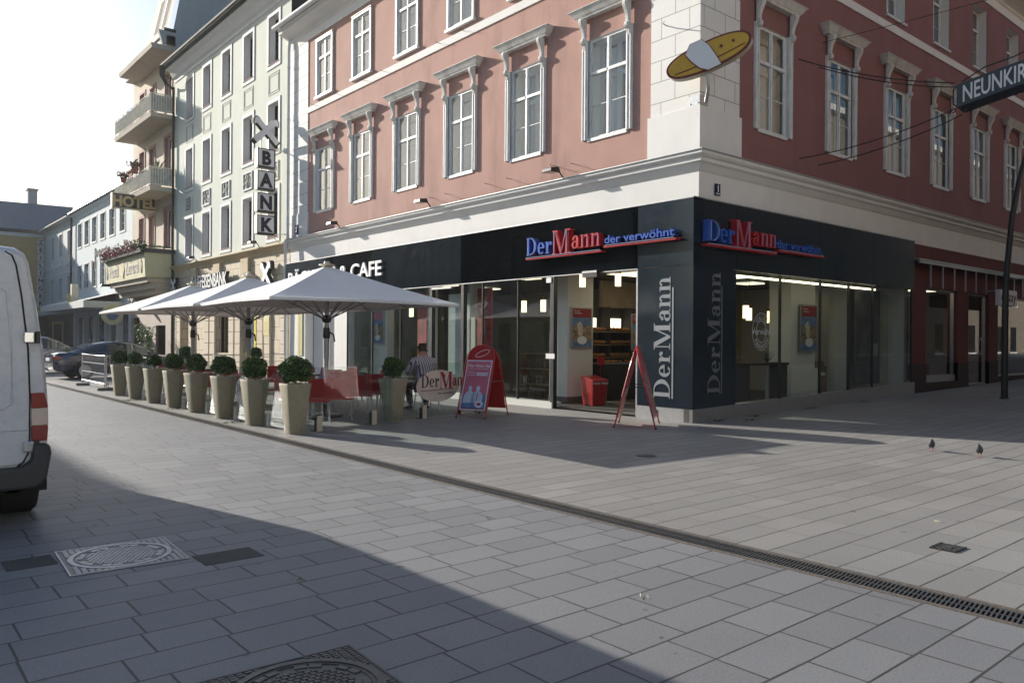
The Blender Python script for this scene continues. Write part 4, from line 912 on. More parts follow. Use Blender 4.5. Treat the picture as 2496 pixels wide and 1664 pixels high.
# grey gable flank, eaves slab and tiled mansard
b=MB(); b.prism([(-.35,16.9),(-.55,17.6),(.2,17.6),(.9,21.5),(12,21.5),(12,15.5),(.3,15.5),(.3,16.9)],lambda u,v,h:(u,h,v),33.4,33.6); b.build('gable_wall',M['hgrey'],ht)
b=MB(); b.add([(-.1,33.6,17.5),(.75,33.6,21.5),(.75,37.2,21.5),(-.1,38.1,17.5),(12,33.6,21.6),(12,37.2,21.6)],[(0,1,2,3),(1,4,5,2)]); b.build('mansard_roof',M['tiles'],ht)
b=MB(); b.tube([(-.15,33.6,17.55),(-.2,38.2,17.55)],.06,6); b.box(-.3,33.35,17.6,.3,33.7,17.75); b.build('gutter',M['gutter'],ht)
for yy in (34.3,35.7):
    b=MB(); P=lambda y,z,o: (-.1+(z-17.5)*.2125-o,y,z)
    b.add([P(yy,18.2,.02),P(yy+.75,18.2,.02),P(yy+.75,20.2,.02),P(yy,20.2,.02)],[(0,1,2,3)],0); b.add([P(yy-.12,18.1,.012),P(yy+.87,18.1,.012),P(yy+.87,20.35,.012),P(yy-.12,20.35,.012)],[(0,1,2,3)],1); b.build('roof_window',[M['room'],M['trimw']],ht)
def slab(x0,x1,y0,y1,z,th,name):
    b=MB(); b.hexa([(x0+.05,y0+.05,z-th),(x1,y0+.05,z-th),(x1,y1-.05,z-th),(x0+.05,y1-.05,z-th)],[(x0,y0,z),(x1,y0,z),(x1,y1,z),(x0,y1,z)]); return b.build(name,M['hotel'],ht)
slab(-.9,.29,33.45,39.9,16.85,.22,'eaves_slab')
b=MB(); b.box(-.15,33.4,16.86,.3,41.4,17.4); b.build('attic_band',M['hotel'],ht)
def balcony(z):
    s=slab(-.95,.29,33.35,40.6,z,.2,'balcony')
    b=MB(); x=-.9
    b.tube([(.28,33.4,z+1.0),(x,33.4,z+1.0),(x,40.5,z+1.0),(.28,40.5,z+1.0)],.022,6); b.tube([(.28,33.4,z+.1),(x,33.4,z+.1),(x,40.5,z+.1)],.018,6)
    for i in range(9): b.tube([(x,33.4+i*.8875,z),(x,33.4+i*.8875,z+1.0)],.02,5)
    for i in range(60):
        yy=33.46+i*.1175
        for zz in (.28,.52,.76): b.tube([(x,yy,z+zz),(x-.01,yy+.055,z+zz+.11),(x,yy+.11,z+zz),(x-.01,yy+.055,z+zz-.11),(x,yy,z+zz)],.019,4,cap=False)
    for i in range(9): b.tube([(x+.12+i*.13,33.4,z+.1),(x+.12+i*.13,33.4,z+1.0)],.014,4)
    b.build('railing',mat('cream_iron',(.78,.76,.68),.6),s)
    b=MB(); b.quad((x+.04,33.43,z+.12),(.25,33.43,z+.12),(.25,33.43,z+.95),(x+.04,33.43,z+.95)); b.build('screen_panel',mat('frosted_panel',(.40,.39,.36),.5,var=.3,vs_=4),s)
    return s
balcony(13.25); balcony(9.45)
b=MB(); b.hexa([(-1.15,33.3,4.75),(.29,33.3,4.75),(.29,41.3,4.75),(-1.15,41.3,4.75)],[(-1.2,33.3,6.0),(.29,33.3,6.0),(.29,41.3,6.0),(-1.2,41.3,6.0)]); o=b.build('flower_balcony',M['cream'],ht)
b=MB(); b.box(-1.0,33.5,4.5,.29,41,4.75); b.box(-.75,33.7,4.2,.29,41,4.5); b.box(-.5,33.9,3.95,.29,41,4.2); b.build('balcony_soffit',M['hotel'],ht)
b=MB(); text(b,'Hotel',.95,lambda u,v,h:(-1.19-h,40.4-u,5.05+v),.0,.006,sx=.9); text(b,'Zentral',.95,lambda u,v,h:(-1.19-h,37.0-u,5.05+v),.0,.006,sx=.9); b.build('lettering',mat('lilac_letter',(.30,.27,.30)),o)
b=MB(); b.prism([(37.6,4.95),(37.75,5.3),(37.65,5.8),(37.3,5.9),(37.2,5.3),(37.45,4.85)],lambda u,v,h:(-1.19-h,u,v),0,.01); b.build('gold_emblem',M['gold'],o)
b=MB()
for yy in (34.0,41.0): b.prism([(yy+.22*math.cos(R(a)),5.4+.42*math.sin(R(a))) for a in range(0,360,20)],lambda u,v,h:(-1.19-h,u,v),0,.008)
b.build('oval_badge',mat('olive_badge',(.14,.13,.05)),o)
b=MB(); b.box(-1.28,33.2,6.0,.29,33.42,6.22); b.box(-1.42,33.2,6.0,-1.18,41.4,6.2); b.build('flower_trough',M['dark'],ht)
def leafcloud(b,boxfn,n,size,rr,ms):
    for i in range(n):
        p=Vector(boxfn(rr)); a=Vector((rr.gauss(0,1),rr.gauss(0,1),rr.gauss(0,1))).normalized(); c=a.cross(Vector((rr.gauss(0,1),rr.gauss(0,1),rr.gauss(0,1)))).normalized(); s=size*rr.uniform(.6,1.3)
        b.add([p-a*s,p+c*s*.55,p+a*s,p-c*s*.55],[(0,1,2,3)],rr.choice(ms))
rr=random.Random(5)
for k in range(8):
    b=MB(); leafcloud(b,lambda r:(-1.3+r.gauss(0,.13),33.7+k*1.0+r.uniform(-.55,.55),6.25+abs(r.gauss(0,.22))-.12),420,.06,rr,[0,0,1,2,2,3] if k else [0,0,0,1]); b.build('flowering_plant',[M['leafd'],M['leafl'],M['pinkf'],M['redf']],ht)
b=MB(); leafcloud(b,lambda r:(r.uniform(-1.2,.2),33.3+r.gauss(0,.06),6.28+abs(r.gauss(0,.05))),260,.045,rr,[0,1]); b.build('trough_greenery',[M['leafd'],M['leafl']],ht)
def flowerpot(label,x,y,z,s,fl,grp):
    t=thing('potted_plant',label,'potted plant',(x,y,z),0,grp); b=MB(); b.lathe([(.09*s,0),(.14*s,.22*s),(.12*s,.22*s),(.08*s,.03)],n=12); b.build('pot',mat('terracotta',(.22,.09,.06)),t)
    b=MB(); leafcloud(b,lambda r:(r.gauss(0,.11*s),r.gauss(0,.11*s),.26*s+abs(r.gauss(0,.1*s))),220,.05*s,rr,fl); b.build('foliage',[M['leafd'],M['leafl'],M['pinkf'],M['redf']],t)
flowerpot('small hanging flower pot on the rail of the lower hotel balcony near the aerial',-1.0,38.2,10.3,1.3,[0,0,1,3],'plants on the hotel balconies')
flowerpot('flower pot on the rail of the lower hotel balcony right above the HOTEL sign',-1.0,35.9,10.45,1.4,[0,0,1,2],'plants on the hotel balconies')
t=thing('palm_plant','spiky green palm in a pot standing on the lower hotel balcony','plant',(-.4,33.9,9.46))
b=MB(); b.lathe([(.16,0),(.2,.9),(.17,.9),(.15,.1)],n=12); b.build('pot',M['hotel'],t)
b=MB()
for i in range(46):
    a=rr.uniform(0,6.28); e=rr.uniform(-.15,.9); d_=Vector((math.cos(a)*math.cos(e),math.sin(a)*math.cos(e),math.sin(e))); L=rr.uniform(.6,1.0); p=Vector((0,0,.95)); sd=d_.cross(Vector((0,0,1))).normalized()*.035
    b.add([p,p+d_*L*.5+sd,p+d_*L+Vector((0,0,-.12)),p+d_*L*.5-sd],[(0,1,2,3)],i%2)
b.build('fronds',[M['leafl'],M['leafd']],t)
t=thing('balcony_parasol','small white folded screen on the upper hotel balcony','screen',(-.5,39.8,13.3)); b=MB(); b.hexa([(-.3,-.8,0),(.3,-.8,0),(.3,.5,0),(-.3,.5,0)],[(-.1,-.6,1.3),(.2,-.6,1.3),(.2,.4,1.5),(-.1,.4,1.5)]); b.build('cloth',M['canvas'],t)
t=thing('balcony_parasol','small white folded screen on the lower hotel balcony','screen',(-.5,39.5,9.5)); b=MB(); b.hexa([(-.3,-.8,0),(.3,-.8,0),(.3,.5,0),(-.3,.5,0)],[(-.1,-.6,1.2),(.2,-.6,1.2),(.2,.4,1.4),(-.1,.4,1.4)]); b.build('cloth',M['canvas'],t)
t=thing('hotel_sign','dark HOTEL lightbox with gold letters projecting from the hotel front','sign',(-.9,36.4,8.6))
b=MB(); b.box(-1.1,0,0,1.1,.35,.80); b.build('box',M['ivoryp'],t); b=MB(); b.box(-1.06,-.02,.04,1.06,-.001,.76); b.build('dark_face',M['navy'],t)
b=MB(); text(b,'HOTEL',.76,lambda u,v,h:(u,-.021-h,v+.12),0,.006,bold=.045,sx=.92,align='CENTER'); b.build('letters',M['gold'],t)
b=MB(); b.tube([(.9,.17,.1),(1.25,.17,.1)],.03,6); b.tube([(.9,.17,.7),(1.25,.17,.7)],.03,6); b.build('bracket',M['steel'],t)
t=thing('wall_lamp','small white globe wall lamp on the hotel above the flowers','lamp',(.1,41.2,7.1),0); b=MB(); b.sphere((-.2,0,.2),.16,.16,.18,10); b.build('globe',M['lettw'],t); b=MB(); b.tube([(.2,0,-.1),(-.1,0,-.1),(-.2,0,.05)],.03,6); b.build('arm',M['dark'],t)
t=thing('street_lantern','grey lamp head on a curved arm beside the hotel under the flower balcony','lamp',(.2,41.3,3.7)); b=MB(); b.tube([(0,0,0),(-.3,0,.9),(-.9,0,1.0)],.05,6); b.build('arm',M['steel'],t); b=MB(); b.hexa([(-1.7,-.15,.92),(-.9,-.15,.92),(-.9,.15,.92),(-1.7,.15,.92)],[(-1.6,-.1,1.05),(-.9,-.12,1.1),(-.9,.12,1.1),(-1.6,.1,1.05)]); b.build('lamp_head',M['dark'],t)
for (x,y,h,lab) in ((-.75,35.6,1.9,'tall slim climbing shrub in a pot, left one by the hotel entrance'),(-.75,34.1,1.75,'tall slim climbing shrub in a pot, right one by the hotel entrance')):
    t=thing('column_shrub',lab,'shrub',(x,y,0),0,'slim shrubs by the hotel entrance'); b=MB(); b.lathe([(.18,0),(.24,.45),(.2,.45),(.17,.05)],n=12); b.build('pot',mat('terracotta',(.2,.1,.06)),t)
    b=MB(); leafcloud(b,lambda r:((lambda q:(r.gauss(0,.13+.06*math.sin(q*5)),r.gauss(0,.13),.45+q))(r.uniform(0,h))),900,.055,rr,[0,1,1]); b.build('foliage',[M['leafd'],M['leafl']],t)
# ================= PALE BLUE HOUSES =================
bl=thing('pale_blue_house','pale blue three storey house beyond the hotel with a projecting shop canopy','building')
wy=[(54.0,55.3),(51.9,53.2),(49.6,51.0),(47.2,48.6),(44.9,46.2),(42.4,43.7)]; wy=[(55.0,56.2),(52.7,54.0),(50.4,51.7),(48.0,49.3),(45.5,46.9),(43.0,44.3)]
hb=[(-q,-p,z,z+1.7) for p,q in wy for z in (8.3,5.2)]
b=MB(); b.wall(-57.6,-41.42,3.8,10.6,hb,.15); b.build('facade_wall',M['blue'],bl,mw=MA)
for a,c,z0,z1 in hb:
    b=MB(); b.box(a-.1,-.04,z0-.12,c+.1,.02,z0); b.box(a-.08,-.03,z1,c+.08,.02,z1+.08); b.box(a-.08,-.03,z0,a,.02,z1); b.box(c,-.03,z0,c+.08,.02,z1)
    b.box((a+c)/2-.03,.1,z0,(a+c)/2+.03,.14,z1); b.box(a,.1,z0+1.1,c,.14,z0+1.15); b.box(a,.1,z0+.5,c,.14,z0+.53)
    b.build('window_surround',M['inwhite'],bl,mw=MA)
for a,c,z0,z1 in hb: b=MB(); b.quad((a,.145,z0),(c,.145,z0),(c,.145,z1),(a,.145,z1)); b.build('window',mat('grey_far_pane',(.16,.17,.19),.15,var=.3),bl,mw=MA)
b=MB(); b.box(.6,41.5,0,12,57.5,10.4); b.build('inner_core',M['room'],bl)
b=MB(); sweepA(b,[(0,10.35),(.05,10.4),(.1,10.6),(.35,10.75),(.35,10.85),(0,10.85)],41.42,57.6); b.build('eaves_cornice',M['blue'],bl)
b=MB(); b.tube([(-.1,41.4,10.9),(-.1,57.6,10.9)],.08,8); b.tube([(.1,57.55,10.8),(.1,57.55,3.9)],.08,8); b.build('gutter',M['dark'],bl)
b=MB(); b.add([(-.1,41.42,10.9),(-.1,57.6,10.9),(6,57.6,14.2),(6,41.42,14.2)],[(0,1,2,3)]); b.build('roof',M['roof'],bl)
b=MB(); b.box(1.2,45.2,11.5,2.2,46.1,12.4); b.box(1.1,45.1,12.4,2.3,46.2,12.5); b.build('roof_dormer',M['redroof'],bl)
b=MB(); b.box(-1.9,43.5,3.45,.3,57.6,3.85); b.box(-.4,57.6,3.45,.3,69,3.8); b.add([(-1.9,43.5,3.86),(.3,43.5,4.5),(.3,57.6,4.5),(-1.9,57.6,3.86)],[(0,1,2,3)]); b.build('canopy',M['ivory'],bl)
b=MB(); b.wall(-57.6,-41.42,0,3.8,[(-44.6,-42.2,.1,3.1),(-47.6,-45.2,.1,3.1),(-50.8,-48.2,.1,3.1),(-54,-51.4,.1,3.1),(-57.2,-54.6,.1,3.1)],.3); b.build('shop_piers',M['trimw'],bl,mw=MA)
b=MB(); b.box(-57.6,.3,0,-41.42,.34,3.4); b.build('shop_windows',mat('dim_blue_glass',(.10,.13,.16),.2,var=.5,vs_=.8),bl,mw=MA)
t=thing('round_wall_sign','round cream sign with a blue centre hanging under the far shop canopy','sign',(-.6,42.2,3.0)); b=MB(); b.prism([(.62*math.cos(R(a)),.62*math.sin(R(a))) for a in range(0,360,15)],lambda u,v,h:(u,h,v),-.05,.05); b.build('disc',M['cream'],t)
b=MB(); b.prism([(.33*math.cos(R(a)),.33*math.sin(R(a))) for a in range(0,360,15)],lambda u,v,h:(u,h,v),-.07,-.052); b.build('blue_centre',mat('blue_disc',(.08,.14,.28)),t)
b=MB(); b.tube([(0,0,.6),(0,0,.45),(.9,0,.45)],.03,6); b.build('bracket',M['dark'],t)
t=thing('facade_lettering','dark illegible wrought lettering on the pale blue house','lettering',(.27,50.5,7.2)); b=MB(); 
for i in range(9): b.box(-.02,-i*.42,.1*math.sin(i*2),.0,-i*.42-.3,.38+.05*math.cos(i*3))
b.box(-.02,.3,-.9,0,.05,.6); b.box(-.02,1.2,-.6,.0,.8,-.2); b.build('letters',M['dark'],t)
t=thing('canopy_figure','small white ornament and yellow barrel standing on the far shop canopy','ornament',(-1.3,50.2,3.95)); b=MB(); b.lathe([(.25,0),(.3,.3),(.25,.6)],n=10); b.build('barrel',M['yel'],t); b=MB(); b.box(-.2,-1.3,.0,.2,-.9,1.2); b.build('white_block',M['ivoryp'],t)
ar=thing('arched_house','ivory house with arched reliefs between the pale blue house and the ochre building','building')
wy=[(65.2,66.3),(61.9,63.0),(58.8,59.8)]; ha=[(-q,-p,8.15,9.9) for p,q in wy]+[(-q,-p,4.6,6.4) for p,q in wy]
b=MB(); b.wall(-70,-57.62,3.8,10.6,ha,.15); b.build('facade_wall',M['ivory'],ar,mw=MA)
b=MB(); b.box(-70,-.06,7.3,-57.62,.0,7.45); b.box(-70,-.06,4.1,-57.62,.0,4.25); b.box(-70,-.05,6.7,-57.62,.0,6.8)
for p,q in wy:
    for pp in arc(-(p+q)/2,6.9,(.75,.85),(.5,.6),0,180,12): b.prism(pp,lambda u,v,h:(u,h,v),-.06,-.002)
for a,c,z0,z1 in ha: b.box(a-.12,-.04,z0-.1,a,.0,z1); b.box(c,-.04,z0-.1,c+.12,.0,z1); b.box(a-.1,-.045,z1,c+.1,.0,z1+.1)
b.build('plaster_moulding',M['trimw'],ar,mw=MA)
for a,c,z0,z1 in ha: b=MB(); b.quad((a,.145,z0),(c,.145,z0),(c,.145,z1),(a,.145,z1)); b.build('window',bpy.data.materials['grey_far_pane'],ar,mw=MA)
b=MB(); sweepA(b,[(0,10.35),(.05,10.4),(.1,10.6),(.55,10.75),(.55,10.85),(0,10.85)],57.62,70); b.build('eaves_cornice',M['ivory'],ar)
b=MB(); b.add([(-.3,57.6,10.9),(-.3,70,10.9),(6,70,14.2),(6,57.6,14.2)],[(0,1,2,3)]); b.build('roof',M['roof'],ar)
b=MB(); b.box(.6,57.7,0,12,69.9,10.5); b.build('inner_core',M['room'],ar)
b=MB(); b.box(-70,.1,0,-57.62,.2,3.8); b.build('dark_shopfront',mat('dark_far_shop',(.025,.03,.03),.3,var=.5,vs_=1),ar,mw=MA)
b=MB(); b.box(-66,.02,0,-65.8,.1,2.9); b.box(-62,.02,0,-61.8,.1,2.9); b.box(-66,.02,2.7,-61.8,.1,2.9); b.build('gilt_frame',M['gold'],ar,mw=MA)
zb=thing('ochre_building','ochre building with a dark slate roof closing the end of the street','building',(0,69.6,0))
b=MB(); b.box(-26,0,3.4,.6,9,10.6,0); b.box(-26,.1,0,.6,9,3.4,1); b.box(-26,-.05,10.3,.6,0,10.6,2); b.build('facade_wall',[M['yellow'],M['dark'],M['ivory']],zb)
b=MB(); b.add([(-26,-.4,10.6),(.9,-.4,10.9),(3.5,5,14.0),(-26,5,13.6),(-26,10,10.5),(3.5,10,10.6)],[(0,1,2,3),(3,2,5,4),(1,5,2)]); b.build('roof',M['roof'],zb)
b=MB(); b.box(-.2,5,12.6,.55,6,15.2); b.box(-.28,4.9,15.2,.63,6.1,15.35); b.build('chimney',M['hgrey'],zb)
b=MB(); b.box(-3.0,1.6,11.75,-2.5,1.7,12.0); b.build('skylight',M['lettw'],zb)
b=MB(); b.box(-3,-.25,3.2,-.3,-.05,3.9); b.build('shop_sign',M['ivoryp'],zb)
t=thing('vertical_sign','vertical sign of nine boxes spelling ZEILINGER on the ochre building','sign',(0,69.3,0))
for i,ch in enumerate('ZEILINGER'):
    z=9.6-i*.665
    b=MB(); b.box(-.26,0,z,.24,.25,z+.56); b.build('letter_box',mat('pale_sign_box',(.50,.53,.56)),t); b=MB(); text(b,ch,.5,lambda u,v,h:(u,-.004-h,z+.1+v),0,.01,bold=.03,align='CENTER'); b.build('letter',M['lettk'],t)
b=MB(); b.tube([(.24,.12,8.8),(1,.12,8.8)],.03,5); b.tube([(.24,.12,5.0),(1,.12,5.0)],.03,5); b.build('bracket',M['ivoryp'],t)
t=thing('roof_aerial','thin television aerial above the roof beyond the hotel','aerial',(1.9,46.5,12.5)); b=MB(); b.tube([(0,0,0),(0,0,3.6)],.02,5); b.tube([(-.9,.6,3.55),(.5,-.4,3.25)],.014,4); b.tube([(-.9,.6,2.3),(.5,-.4,2.2)],.012,4)
for i in range(6): b.tube([(-.8+i*.25,.5-i*.17+.2,3.5-i*.05),(-.8+i*.25,.5-i*.17-.2,3.5-i*.05)],.008,4)
b.build('antenna',M['dark'],t)
# ================= STREET SIDES OUT OF FRAME (they shade the ground and fill the reflections) =================
def rowhouse(name,label,x0,y0,x1,y1,z,m,face):
    t=thing(name,label,'building'); b=MB(); b.box(x0,y0,0,x1,y1,z,0)
    if face=='x': 
        n=int((y1-y0)/2.8)
        for i in range(n):
            for zz in (1.0,4.6,8.0): 
                if zz+1.9<z: yy=y0+.9+i*2.8; b.box(x1-.02,yy,zz,x1+.03,yy+1.2,zz+1.9,1); b.box(x1,yy-.1,zz-.15,x1+.08,yy+1.3,zz-.02,2)
        b.box(x0,y0,z-.02,x1+.35,y1,z+.3,2)
    else:
        n=int((x1-x0)/2.8)
        for i in range(n):
            for zz in (1.0,4.6,8.0):
                if zz+1.9<z: xx=x0+.9+i*2.8; b.box(xx,y1-.02,zz,xx+1.2,y1+.03,zz+1.9,1); b.box(xx-.1,y1,zz-.15,xx+1.3,y1+.08,zz-.02,2)
        b.box(x0,y0,z-.02,x1,y1+.35,z+.3,2)
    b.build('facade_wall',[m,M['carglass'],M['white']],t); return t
rowhouse('townhouse','cream town house across the street, outside the picture to the left',-31,24,-19.86,29.0,11.7,M['beige'],'x')
rowhouse('townhouse','green town house across the street further down, outside the picture',-31,29.02,-20.35,42,11.6,M['green'],'x')
rowhouse('townhouse','ivory town house at the far end of the opposite side, outside the picture',-31,42.02,-20.4,68,10.9,M['ivory'],'x')
b=MB(); b.box(-20.9,28.2,11.9,-20.3,29.6,13.0); b.box(-21.0,33.0,11.6,-20.4,33.7,12.5); tag(b.build('chimney_stack',M['redroof']),'brick chimney stacks on the town houses outside the picture','chimney')
rowhouse('townhouse','dark ochre sky-blocking house on the other corner of the side street, outside the picture',0,-27,24,-11.2,17.0,mat('dark_ochre_render',(.24,.18,.12),.9),'y')  # unseen house, set close, tall and dark to keep sky light off facade B
rowhouse('townhouse','brown town house further along the side street, outside the picture',24.02,-25,60,-11.4,14,mat('dim_brown_render',(.20,.17,.14),.9),'y')
rowhouse('townhouse','grey town house behind the photographer, outside the picture',-30,-50,-2,-34,13,M['ivory'],'y')
# ================= TERRACE =================
G_pl='tapered beige flower pots with clipped box balls round the terrace'
def ball_mesh(seed,r,n=2600):
    rr=random.Random(seed); b=MB(); ph=[rr.uniform(0,6) for _ in range(6)]
    def rad(d): return r*(1+.05*math.sin(d.x*5+ph[0])*math.sin(d.y*4+ph[1])+.06*math.sin(d.z*6+ph[2]+d.x*3))
    for i in range(n):
        d=Vector((rr.gauss(0,1),rr.gauss(0,1),rr.gauss(0,1))).normalized(); p=d*rad(d)*rr.uniform(.84,1.05)
        if d.z<-.8: continue
        t=(d+Vector((rr.gauss(0,.6),rr.gauss(0,.6),rr.gauss(0,.6)))).normalized(); s_=t.cross(Vector((rr.gauss(0,1),rr.gauss(0,1),rr.gauss(0,1)))).normalized(); s=.023*rr.uniform(.7,1.3)
        q=t.cross(s_).normalized()*.004
        b.add([p-t*s,p+s_*s*.55+q,p+t*s,p-s_*s*.55+q],[(0,1,2,3)],0 if rr.random()<.62 else 1)
    b.sphere((0,0,0),r*.80,r*.80,r*.80,14,0); return b
def pot():
    b=MB(); ht_=.85; a,c=.125,.21; R_=.03
    def ringp(h,s): 
        out=[]
        for sx,sy,a0 in ((1,1,0),(-1,1,90),(-1,-1,180),(1,-1,270)):
            for k in range(4):
                t=R(a0+k*30); out.append((sx*(s-R_)+R_*math.cos(t),sy*(s-R_)+R_*math.sin(t),h))
        return out
    lv=[(0,a-.006),(.01,a),(.80,c-.004),(.84,c+.004),(.85,c),(.85,c-.025),(.78,c-.03)]
    vs=[];fs=[]
    for h,s in lv: vs+=ringp(h,s)
    n=16
    for i in range(len(lv)-1):
        for k in range(n): fs.append((i*n+k,i*n+(k+1)%n,(i+1)*n+(k+1)%n,(i+1)*n+k))
    fs.append(tuple(range(n))[::-1]); b.add(vs,fs); return b
proto=None; foli=[]
def planter(x,y,rz,label,br=.215,k=0,bz=1.04,sq=(1,1,1)):
    global proto
    if proto is None:
        proto=thing('potted_topiary',label,'flower pot',(x,y,0),rz,G_pl)
        pot().build('planter',M['planter'],proto,smooth=35); b=MB(); b.quad((-.18,-.18,.79),(.18,-.18,.79),(.18,.18,.79),(-.18,.18,.79)); b.build('soil',M['soil'],proto)
        b=MB(); b.tube([(0,0,.78),(.01,0,.95)],.02,6); b.build('stem',M['wood'],proto)
        for s in range(3): 
            o=ball_mesh(s,.215).build('foliage',[M['leafd'],M['leafl']]); foli.append(o); COL.objects.unlink(o)
        t=proto
    else:
        t=thing('potted_topiary',label,'flower pot',(x,y,0),rz,G_pl)
        for c in proto.children:
            if not c.name.startswith('foliage'): q=c.copy(); COL.objects.link(q); q.parent=t
    f=foli[k%3].copy(); COL.objects.link(f); f.parent=t; s=br/.215; f.location=(0,0,bz); f.scale=(s*sq[0],s*sq[1],s*sq[2]); f.rotation_euler=(0,0,k*1.3)
    return t
ordn=['nearest pot of the terrace row, with the largest shaggy box ball','second pot from the near end of the terrace row','third pot from the near end of the terrace row','fourth pot from the near end of the terrace row','fourth pot from the far end of the terrace row','third pot from the far end, with a small box ball','second pot from the far end, with a small box ball','pot at the far end of the row beside the steel barrier']
for i,(yy,br) in enumerate(((3.03,.262),(4.72,.215),(6.3,.225),(7.93,.20),(9.48,.20),(11.05,.165),(12.7,.175),(14.25,.205))):
    planter(-6.93+(i==0)*.02,yy,R((i*37%7)-3),ordn[i],br,i,bz=1.0+br*.25 if i else 1.06,sq=(1.05,1.05,.86) if i in(0,2) else (1,1,.97))
planter(-4.52,3.78,R(12),'pot standing in front of the terrace glass to the left of the oval screen print',.205,4,1.05)
planter(-1.85,4.42,R(15),'pot almost hidden behind the red arched pavement board',.19,5,1.0)
planter(-4.35,16.7,0,'pot at the back of the terrace by the left parasol pole',.22,1,1.12)
planter(-2.2,16.3,0,'pot at the back of the terrace before the bank piers',.19,2,1.12)
# glass screens
def glass_screen(name,label,x,y,rz,L,plates,grp,h=1.12,foot='plate'):
    t=thing(name,label,'glass screen',(x,y,0),rz,grp)
    b=MB(); b.box(0,-.004,.03,L,.004,h); b.build('glass_pane',M['screen'],t)
    for p in plates:
        b=MB()
        if foot=='plate':
            b.box(p-.06,-.022,.0,p+.06,-.008,.27); b.box(p-.06,.008,.0,p+.06,.022,.27,1); b.box(p-.06,.022,.0,p+.06,.16,.012,1); b.box(p-.003,.022,.012,p+.003,.12,.22,1)
            for u in (-.04,.04):
                for z in (.03,.24): b.lathe([(.006,-.001),(.006,.002)],(0,0,0),6,1); 
            b.build('foot_plate',[M['ivoryp'],M['dark']],t)
        else: b.box(p-.022,-.03,0,p+.022,.03,.25); b.build('foot_post',M['steel'],t)
    return t
gs='clear glass wind screens round the terrace'
ang=math.atan2(1.13,4.02)
for i,(l,s0,L,pl) in enumerate((('clear glass screen panel beside the nearest flower pot',.05,1.95,[.25,1.6]),('clear glass screen panel behind the pot in front of the terrace',2.05,.85,[]),('clear glass screen panel carrying the oval lettered print',2.95,1.5,[.15,1.42]))):
    glass_screen('glass_screen',l,-6.72+math.cos(ang)*s0,3.02+math.sin(ang)*s0,ang,L,pl,gs)
for i in range(7):
    y0=(3.03,4.72,6.3,7.93,9.48,11.05,12.7,14.25)[i]; y1=(3.03,4.72,6.3,7.93,9.48,11.05,12.7,14.25)[i+1]
    glass_screen('glass_screen','clear glass screen between the %s and %s pots of the row from the near end'%(('first','second','third','fourth','fifth','sixth','seventh','eighth')[i],('first','second','third','fourth','fifth','sixth','seventh','eighth')[i+1]),-6.86,y0+.18,PI/2,y1-y0-.36,[.28,y1-y0-.36-.3],gs,1.05,'post')
def oval(t,cx,cz,a,bb,full=True):
    b=MB(); b.prism([(cx+a*math.cos(R(q)),cz+bb*math.sin(R(q))) for q in range(0,360,9)],lambda u,v,h:(u,h,v),-.0075,-.0055)
    b.build('oval_print',mat('oval_white_print',(.62,.57,.50),.6),t)
    b=MB(); s=.2*a/.53; f=lambda u,v,h:(cx-a*.78+u,-.008-h,cz-.02+v)
    x=serif(b,'Der',s,f,0,.002); b.box(cx-a*.8,-.010,cz-.07*a/.53,cx+a*.72,-.008,cz-.06*a/.53,0)
    w,ps=GL['M']
    for k,p in enumerate(ps): b.prism([(x-.01+u*s*1.35,v*s*1.35-.05) for u,v in p],f,0,.002+k*.0002,1)
    xx=x+1.58*s; x2=serif(b,'a',s,lambda u,v,h:f(xx+u,v,h),0,.002,1)
    serif(b,'n',s,lambda u,v,h:f(xx+x2+u,v,h),0,.002,1)
    for k in range(3): b.box(cx-a*.78+xx+x2+.14+k*.045,-.010,cz-.02,cx-a*.78+xx+x2+.16+k*.045,-.008,cz+.0)
    text(b,'der verwöhnt',.07*a/.53,lambda u,v,h:(cx-.02+u,-.008-h,cz-.14*a/.53+v),0,.002)
    b.prism([(cx+.12,cz+.17),(cx+.2,cz+.14),(cx+.22,cz+.21),(cx+.17,cz+.26)],lambda u,v,h:(u,-.008-h,v),0,.002,1)
    b.build('print_lettering',[mat('dark_print',(.06,.02,.03)),mat('wine_print',(.25,.02,.03))],t)
oval([o for o in bpy.data.objects if o.get('label')=='clear glass screen panel carrying the oval lettered print'][0],.60,.65,.70,.33)
t=[o for o in bpy.data.objects if o.get('label','').startswith('clear glass screen between the second and third')][0]
# this print faces the street: mirror the panel frame so that its front looks outwards
t.location=(-6.86,6.12,0); t.rotation_euler=(0,0,-PI/2); oval(t,.72,.58,.42,.30)
